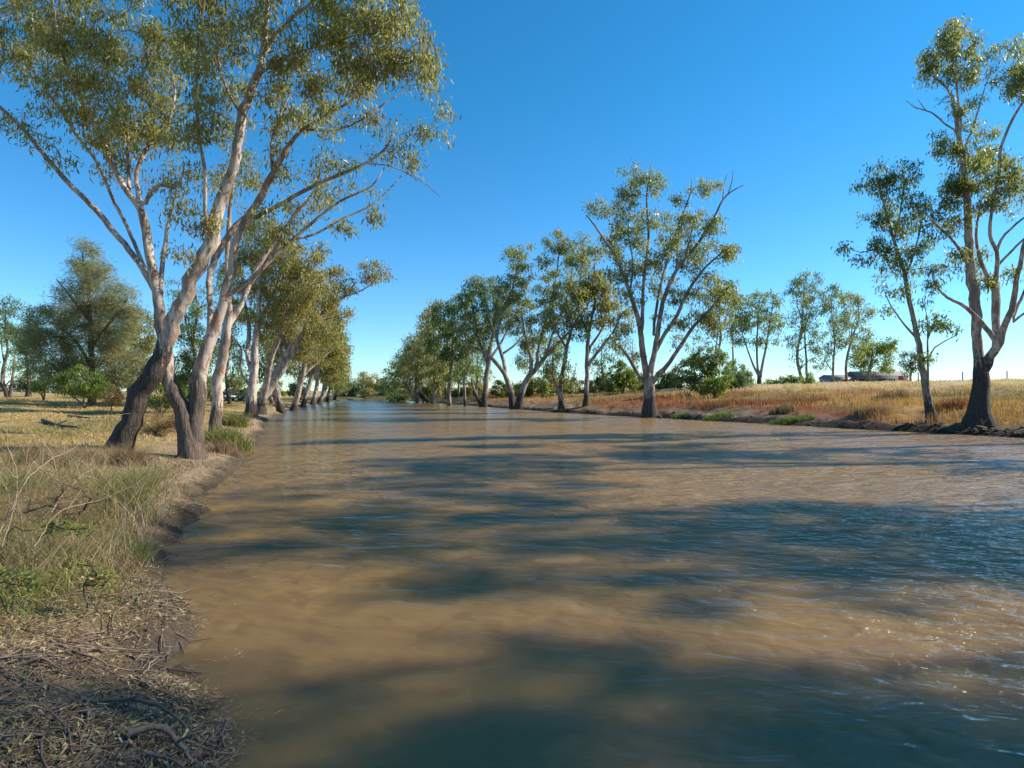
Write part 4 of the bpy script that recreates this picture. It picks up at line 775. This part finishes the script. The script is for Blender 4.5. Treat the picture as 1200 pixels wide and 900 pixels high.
# leaf and bark litter with sticks
def litter(name, label, sets, d0, d1):
    mb = MB()
    for n, L, W, pals, reach in sets:
        x, y = scatter(n, -80, 330, d0, d1, lambda x, y: (lambda dl, dr: (dl > dr) & (dl > -reach) & (dl < 3.2 + vnoise(x, y, 1.2, 41)) & (vnoise(x, y, .42, 42) + .6 * vnoise(x, y, 1.3, 43) > rng.uniform(-1.1, .5, len(x))))(*bank_dist(x, y)))
        n = len(x); z = np.maximum(zland(x, y) + rng.uniform(.004, .03, n), .006); ph = rng.uniform(0, 6.283, n); tl = np.where(z < .02, 0, rng.normal(0, .3, n))
        s = rng.lognormal(0, .4, n)
        d = np.stack([np.cos(ph), np.sin(ph), tl], 1) * (s * L)[:, None]; w = np.stack([-np.sin(ph), np.cos(ph), np.where(z < .02, 0, rng.normal(0, .5, n))], 1) * (rng.uniform(.6, 1.5, n) * W * .5)[:, None]
        p = np.stack([x, y, z], 1); cup = np.array([0, 0, 1.0]) * (np.where(z < .02, .02, rng.uniform(-.2, .35, n)) * L)[:, None]; sd = np.cross(d, [0, 0, 1.0]) * rng.normal(0, .18, n)[:, None]
        V = np.stack([p - d * .5, p - d * .1 + w + cup * .6 + sd, p + d * .5 + cup * .4, p - d * .1 - w + cup * .6 + sd], 1).reshape(-1, 3)
        col = np.concatenate([pick(q, n)[None] for q in pals])[rng.integers(0, len(pals), n), np.arange(n)] * rng.uniform(.5, 1.45, n)[:, None]
        mb.add(V, np.arange(4 * n).reshape(-1, 4), tint=np.repeat(np.clip(col, 0, 1), 4, 0))
    tag(mb.build(name, LITTER), label, 'litter', None, 'stuff')
litter('leaf_litter', 'fallen leaves and bark strewn over the near left bank', [(38000, .045, .010, ('dry', 'dry', 'warm'), .1), (20000, .07, .004, ('dry', 'straw'), .15), (900, .10, .011, ('dry', 'straw'), .0), (1200, .05, .012, ('dry', 'warm'), .6)], 2.6, 20)
mb = MB()
x, y = scatter(1500, -80, 320, 2.6, 18, lambda x, y: (lambda dl, dr: (dl > dr) & (dl > -.12) & (dl < 2.6))(*bank_dist(x, y)))
for xi, yi in zip(x, y):
    L = rng.lognormal(-1.75, .55); a = rng.uniform(0, 6.28); k = rng.normal(0, .25)
    t = np.linspace(-.5, .5, 5); px = xi + np.cos(a) * t * L - np.sin(a) * k * (t * t) * L; py = yi + np.sin(a) * t * L + np.cos(a) * k * t * t * L
    zz = np.maximum(zland(px, py), -.02) + .012 + rng.uniform(0, .04) * (t + .5); g = rng.uniform(.5, 1.3)
    tube(mb, np.stack([px, py, zz], 1), np.linspace(1, .5, 5) * (.0035 + .012 * min(L, .5)), 4, dict(tint=0) if False else None)
tag(mb.build('twig_litter', TWIG), 'dead twigs scattered along the near left water edge', 'litter', None, 'stuff')

# countable sticks
def stick(label, pts, r, sub=(), m=None, name='fallen_branch'):
    mb = MB(); P = [(*U(px, py, d)[:2], max(zl1(U(px, py, d)[0], d), -.03) + h) for px, py, d, h in pts]
    sp = spline(np.array(P), .06); sp += rng.normal(0, .006, sp.shape)
    tube(mb, sp, np.linspace(r, r * .4, len(sp)), 7, dict(rough=0.0), .08)
    for f, dx, dy, dz in sub:
        a = sp[int(f * (len(sp) - 1))]; tube(mb, spline(np.array([a, a + np.array([dx, dy, dz]) * .5 + .01, a + np.array([dx, dy, dz])]), .05), np.linspace(r * .5, r * .2, len(spline(np.array([a, a + np.array([dx, dy, dz]) * .5 + .01, a + np.array([dx, dy, dz])]), .05))), 5, dict(rough=0.0))
    c = sp.mean(0); o = mb.build(name, m or TWIG, smooth=True); return tag(o, label, 'branch')
stick('long dead log lying on the dry lawn left of the black trunk', [(50, 489, 30, .10), (68, 495, 28, .12), (92, 504, 25.5, .10)], .085, ((.4, .5, .1, .2),), BARK_DARK, 'fallen_log')
stick('thin dark log behind the long one on the dry lawn', [(80, 482, 34, .08), (105, 484, 33, .08), (125, 485, 33, .06)], .07, (), BARK_DARK, 'fallen_log')
stick('curved dark root branch sloping into the water at the bottom corner', [(150, 862, 3.35, .05), (190, 850, 3.45, .09), (222, 868, 3.4, .03), (246, 884, 3.42, .0)], .020, ((.5, .12, -.05, .06), (.75, .05, .12, .07)))
stick('forked stick reaching over the water edge above the root branch', [(120, 840, 3.7, .04), (165, 828, 3.75, .08), (205, 836, 3.7, .07), (226, 850, 3.65, .02)], .014, ((.6, .14, .05, .04), (.35, .1, -.08, .05)))
stick('short pale stick near the bottom edge beside the roots', [(170, 880, 3.25, .05), (205, 876, 3.25, .07), (232, 890, 3.25, .01)], .012, ((.5, .08, .08, .05),))
stick('rust brown bark curl on the shaded litter', [(20, 826, 3.9, .03), (45, 815, 3.95, .06), (64, 812, 4.0, .03)], .016)
stick('thin grass stalk bent over the water beside the litter', [(172, 790, 4.5, .02), (182, 774, 4.6, .10), (198, 760, 4.7, .17)], .004, (), plain('straw', (.42, .33, .20), .8))
stick('weathered stick lying flat in the sunlit litter', [(60, 790, 4.4, .03), (100, 800, 4.3, .04), (138, 798, 4.35, .03)], .013)

# rubble, roots and clods along the right water line
mb = MB(); n = 900
yy = 26 * (3.0 ** (rng.uniform(0, 1, n) ** 1.5)); xx = np.interp(yy, RB[:, 0], RB[:, 1]) + np.abs(rng.normal(0, 1.1, n)) - .15
ico = np.array([(1, 0, 0), (-1, 0, 0), (0, 1, 0), (0, -1, 0), (0, 0, 1), (0, 0, -1.0)]); fc = [[0, 2, 4], [2, 1, 4], [1, 3, 4], [3, 0, 4], [2, 0, 5], [1, 2, 5], [3, 1, 5], [0, 3, 5]]
for xi, yi, zi in zip(xx, yy, zland(xx, yy)):
    if zi < -.12: continue
    sz = rng.lognormal(-3.3, .6); v = ico * sz * rng.uniform(.6, 1.5, (6, 1)) * np.array([1.5, 1.2, .75]) + np.array([xi, yi, zi + sz * .15])
    mb.add(v, None, fc, rough=.3)
tag(mb.build('bank_rubble', plain('dark_mud_clod', (.10, .078, .058), .95, 0, .5, 5)), 'dark clods and stones along the right water line', 'rubble', None, 'stuff')

# tussocks
def tussock(label, px, py, n, r, h, w, pal, lean=.6, d=None, name='grass_tussock'):
    d = d or ray_depth(px, py); x0 = (px - 600) / FPX * d; q = np.clip(rng.normal(0, .35, (n, 2)), -.65, .65) * r
    mb = MB(); x = x0 + q[:, 0]; y = d + q[:, 1]
    blades(mb, x, y, rng.uniform(.55, 1.1, n) * h, np.full(n, w), pick(pal, n) * rng.uniform(.7, 1.2, n)[:, None], lean, seg=4)
    return tag(mb.build(name, GRASSM), label, 'grass')
tussock('large olive green tussock arching over the bare bank below the black trunk', 140, 602, 700, .55, .75, .014, 'sedge', .75)
tussock('straw brown tussock right behind the large olive green one', 165, 578, 600, .5, .70, .013, 'warm', .8)
tussock('spiky green tuft at the water edge below the large tussock', 168, 655, 110, .22, .34, .013, 'lush', .8)
tussock('bright green sedge clump around the slender pinkish gum', 268, 522, 900, 1.1, .75, .03, 'sedge', .5)
tussock('rounded green sedge bush behind the bright sedge clump', 275, 500, 800, 1.0, .85, .035, 'sedge', .5)
tussock('dry straw fringe in front of the bright sedge clump', 262, 530, 500, .8, .45, .022, 'dry', .6)
tussock('tall golden green tussock at the left border behind the upright dead weed', 18, 590, 800, .6, .62, .012, 'sedge', .7)
tussock('golden dry tussock below the long arching dead stalk', 62, 612, 700, .55, .48, .011, 'straw', .8)
tussock('golden dry tussock between the dead weeds and the black trunk', 92, 548, 700, .6, .6, .013, 'straw', .75)
tussock('brown dry tussock at the foot of the black leaning trunk', 150, 545, 600, .6, .65, .014, 'dry', .8)
tussock('grey dry tussock near the left border of the picture', 40, 545, 600, .6, .6, .013, 'dry', .8)
tussock('yellowish low tuft on the near left bank', 100, 660, 420, .4, .18, .010, 'lush', .9)
tussock('leafy dark green tuft at the left border above the litter', 12, 668, 420, .4, .26, .02, 'lush', .9)

# tall dead weeds at the left
def weed(label, paths, d):
    root = empty('dead_weed', (*U(paths[0][0][0], 0, d)[:2], zl1(U(paths[0][0][0], 0, d)[0], d))); tag(root, label, 'weed')
    for i, p in enumerate(paths):
        mb = MB(); P = np.array([U(a, b, d + c) for a, b, c in p]); sp = spline(P, .05); sp += rng.normal(0, .004, sp.shape)
        tube(mb, sp, np.linspace(.0065 if i == 0 else .0045, .002, len(sp)), 5)
        if i == 0:
            for k in range(6): 
                a = sp[rng.integers(len(sp) // 3, len(sp))]; v = rng.normal(0, .09, 3) + np.array([0, 0, .05]); tube(mb, np.array([a, a + v * .6, a + v * 1.3]), [.003, .0025, .002], 4)
        mb.build('stalk' if i == 0 else 'side_shoot', WEEDM, root)
WEEDM = plain('dead_stalk', (.42, .29, .19), .8, 0, .35, 20)
weed('upright branching dead weed at the left border', [[(2, 640, 0), (18, 590, .1), (20, 553, .1), (11, 530, .1), (8, 497, .1)], [(20, 575, .1), (30, 558, .1), (40, 540, .2)], [(19, 560, .1), (8, 550, 0), (-6, 546, 0)]], 5.6)
weed('long arching dead stalk pointing towards the black trunk', [[(-4, 632, 0), (28, 568, .2), (60, 538, .5), (93, 521, .8), (128, 484, 1.1)]], 5.6)
weed('low drooping dead stalk arching right over the large tussock', [[(40, 640, 0), (70, 600, .2), (120, 585, .5), (160, 567, .7), (194, 557, .8)], [(120, 585, .5), (150, 572, .6), (176, 573, .7)]], 5.8)
weed('curved dead stalk rising in front of the black trunk', [[(60, 600, 0), (80, 572, .3), (108, 550, .6), (140, 536, .8)]], 6.6)

# ------------------------------------------------------------------ farm shed, fence, cars
def gable(mb, c, L, W, h, rh, rz, over=.25):
    """roof as two thick slopes, c = centre of the base"""
    cs, sn = math.cos(rz), math.sin(rz)
    for s in (-1, 1):
        prof = [(s * (W / 2 + over), h - rh * over / (W / 2)), (0, h + rh), (0, h + rh + .12), (s * (W / 2 + over), h + .12 - rh * over / (W / 2))]
        V = []
        for e in (-1, 1):
            for a, z in prof: V.append((e * (L / 2 + over), a, z))
        V = np.array(V); V = np.c_[V[:, 0] * cs - V[:, 1] * sn, V[:, 0] * sn + V[:, 1] * cs, V[:, 2]] + np.array(c)
        mb.add(V, [[0, 1, 2, 3], [4, 7, 6, 5], [0, 4, 5, 1], [1, 5, 6, 2], [2, 6, 7, 3], [3, 7, 4, 0]])
def gwall(mb, c, L, W, h, rh, rz):
    cs, sn = math.cos(rz), math.sin(rz); prof = [(-W / 2, 0), (W / 2, 0), (W / 2, h), (0, h + rh), (-W / 2, h)]
    V = np.array([(e * L / 2, a, z) for e in (-1, 1) for a, z in prof]); V = np.c_[V[:, 0] * cs - V[:, 1] * sn, V[:, 0] * sn + V[:, 1] * cs, V[:, 2]] + np.array(c)
    mb.add(V, [[i, (i + 1) % 5, 5 + (i + 1) % 5, 5 + i] for i in range(5)], [[0, 2, 1], [0, 3, 2], [0, 4, 3], [5, 6, 7], [5, 7, 8], [5, 8, 9]])
D = 150.0
def at(px): x = (px - 600) / FPX * D; return np.array([x, D, zl1(x, D) - .1])
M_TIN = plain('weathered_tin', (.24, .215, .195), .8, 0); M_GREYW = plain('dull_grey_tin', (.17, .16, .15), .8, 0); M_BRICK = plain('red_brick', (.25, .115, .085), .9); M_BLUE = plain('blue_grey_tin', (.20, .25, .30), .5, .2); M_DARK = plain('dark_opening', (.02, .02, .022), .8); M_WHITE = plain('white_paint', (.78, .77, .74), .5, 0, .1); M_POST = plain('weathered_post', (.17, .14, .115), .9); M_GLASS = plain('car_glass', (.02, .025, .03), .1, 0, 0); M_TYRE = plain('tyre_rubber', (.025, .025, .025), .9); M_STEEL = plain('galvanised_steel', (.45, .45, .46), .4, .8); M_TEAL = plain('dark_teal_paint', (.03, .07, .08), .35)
c = at(1026); g = empty('farm_shed', c); tag(g, 'long low farm shed with grey tin roof and red brick end', 'shed')
mb = MB(); gwall(mb, c, 12.5, 6.0, 2.6, 1.1, 0); w_ = mb.build('wall', M_GREYW, g)
mb = MB(); box(mb, c + np.array([5.0, -3.03, 1.3]), (2.4, .12, 2.55)); mb.build('brick_end', M_BRICK, g)
mb = MB(); gable(mb, c, 12.5, 6.0, 2.6, 1.1, 0); mb.build('roof', M_TIN, g)
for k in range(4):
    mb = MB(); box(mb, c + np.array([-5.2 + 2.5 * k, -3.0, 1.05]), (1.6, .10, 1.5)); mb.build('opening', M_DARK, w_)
mb = MB(); box(mb, c + np.array([-2.5, -1.4, 4.3]), (.35, .35, 1.8)); mb.build('flue', M_TIN, g)
c = at(980); g = empty('tin_shed', c); tag(g, 'blue grey tin shed standing left of the brick ended one', 'shed')
mb = MB(); gwall(mb, c, 6.0, 5.0, 2.1, .7, 0); w_ = mb.build('wall', M_BLUE, g); mb = MB(); gable(mb, c, 6.0, 5.0, 2.1, .7, 0); mb.build('roof', M_TIN, g)
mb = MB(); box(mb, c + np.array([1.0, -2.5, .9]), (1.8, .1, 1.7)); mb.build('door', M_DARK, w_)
c = at(1051) + np.array([0, 3, 0]); g = empty('water_tank', c); tag(g, 'round blue grey water tank at the right end of the sheds', 'tank')
ring = [(1.5 * math.cos(a), 1.5 * math.sin(a)) for a in np.linspace(0, 6.2832, 24, endpoint=False)]
mb = MB(); prism(mb, ring, 0, 4.0, c); mb.build('barrel', M_BLUE, g)
mb = MB(); prism(mb, [(1.06 * a, 1.06 * b) for a, b in ring], 4.0, 4.12, c); prism(mb, [(.3 * a, .3 * b) for a, b in ring], 4.12, 4.25, c); mb.build('lid', M_TIN, g)
D = 92.0; c = at(869); g = empty('grey_hut', c); tag(g, 'small grey hut half hidden by bushes under the V stemmed gum', 'hut')
mb = MB(); gwall(mb, c, 2.2, 2.0, 1.7, .5, .3); w_ = mb.build('wall', M_BLUE, g); mb = MB(); gable(mb, c, 2.2, 2.0, 1.7, .5, .3, .12); mb.build('roof', M_TIN, g)

g = None; D = 76.0; pts = []
for px in (1024, 1076, 1128, 1180, 1232): pts.append(at(px))
g = empty('wire_fence', pts[0]); tag(g, 'sparse wire fence with thin wooden posts along the right rise', 'fence')
for p in pts:
    mb = MB(); tube(mb, np.array([p, p + np.array([.01, 0, .6]), p + np.array([.02, .01, 1.25])]), [.075, .07, .065], 8); mb.build('post', M_POST, g)
for h in (.35, .7, 1.05):
    mb = MB(); tube(mb, np.array([p + np.array([0, -.07, h]) for p in pts]), np.full(len(pts), .006), 4); mb.build('wire', M_STEEL, g)

def car(label, px, d, rz, paint):
    x = (px - 600) / FPX * d; z = zl1(x, d); g = empty('parked_car', (x, d, z)); tag(g, label, 'car'); cs, sn = math.cos(rz), math.sin(rz)
    def ex(prof, w, bev=.06):
        V = []; n = len(prof)
        for e, k in ((-1, 1), (1, 1)):
            for a, b in prof: V.append((a, e * w / 2, b))
        V = np.array(V); V = np.c_[V[:, 0] * cs - V[:, 1] * sn, V[:, 0] * sn + V[:, 1] * cs, V[:, 2]] + np.array([x, d, z])
        mb = MB(); mb.add(V, [[i, (i + 1) % n, n + (i + 1) % n, n + i] for i in range(n)], [[0, k + 1, k] for k in range(1, n - 1)] + [[n, n + k, n + k + 1] for k in range(1, n - 1)]); return mb
    b = ex([(-2.2, .32), (2.2, .32), (2.25, .65), (2.1, .85), (1.1, .95), (-1.5, .98), (-2.15, .92), (-2.25, .6)], 1.75).build('body', paint, g)
    ex([(-1.6, .97), (1.05, .95), (.35, 1.42), (-.2, 1.47), (-1.05, 1.44)], 1.5).build('cabin', paint, g)
    ex([(-1.38, 1.0), (.88, .99), (.32, 1.36), (-1.0, 1.38)], 1.54).build('window', M_GLASS, g)
    for a in (-1.35, 1.35):
        for e in (-.8, .8):
            mb = MB(); c0 = np.array([x + a * cs - e * sn, d + a * sn + e * cs, z + .31]); ax = np.array([-sn, cs, 0]) * .1
            tube(mb, np.array([c0 - ax, c0 - ax * .8, c0 + ax * .8, c0 + ax]), [.26, .31, .31, .26], 16); mb.build('wheel', M_TYRE, g)
car('white car parked at the far edge of the left paddock', 67, 118, .05, M_WHITE)
car('dark teal car glimpsed beyond the slender pinkish gum', 269, 92, 1.2, M_TEAL)
D = 120.0; a_, b_ = at(14), at(58); g = empty('rail_fence', a_); tag(g, 'low white rail fence at the far edge of the left paddock', 'fence')
for k in range(5):
    p = a_ + (b_ - a_) * k / 4; p[2] = zl1(p[0], p[1]); mb = MB(); box(mb, p + np.array([0, 0, .45]), (.14, .14, .95)); mb.build('post', M_WHITE, g)
for h in (.35, .75):
    mb = MB(); box(mb, (a_ + b_) / 2 + np.array([0, -.09, h + .1]), (abs(b_[0] - a_[0]) + .3, .05, .2)); mb.build('rail', M_WHITE, g)
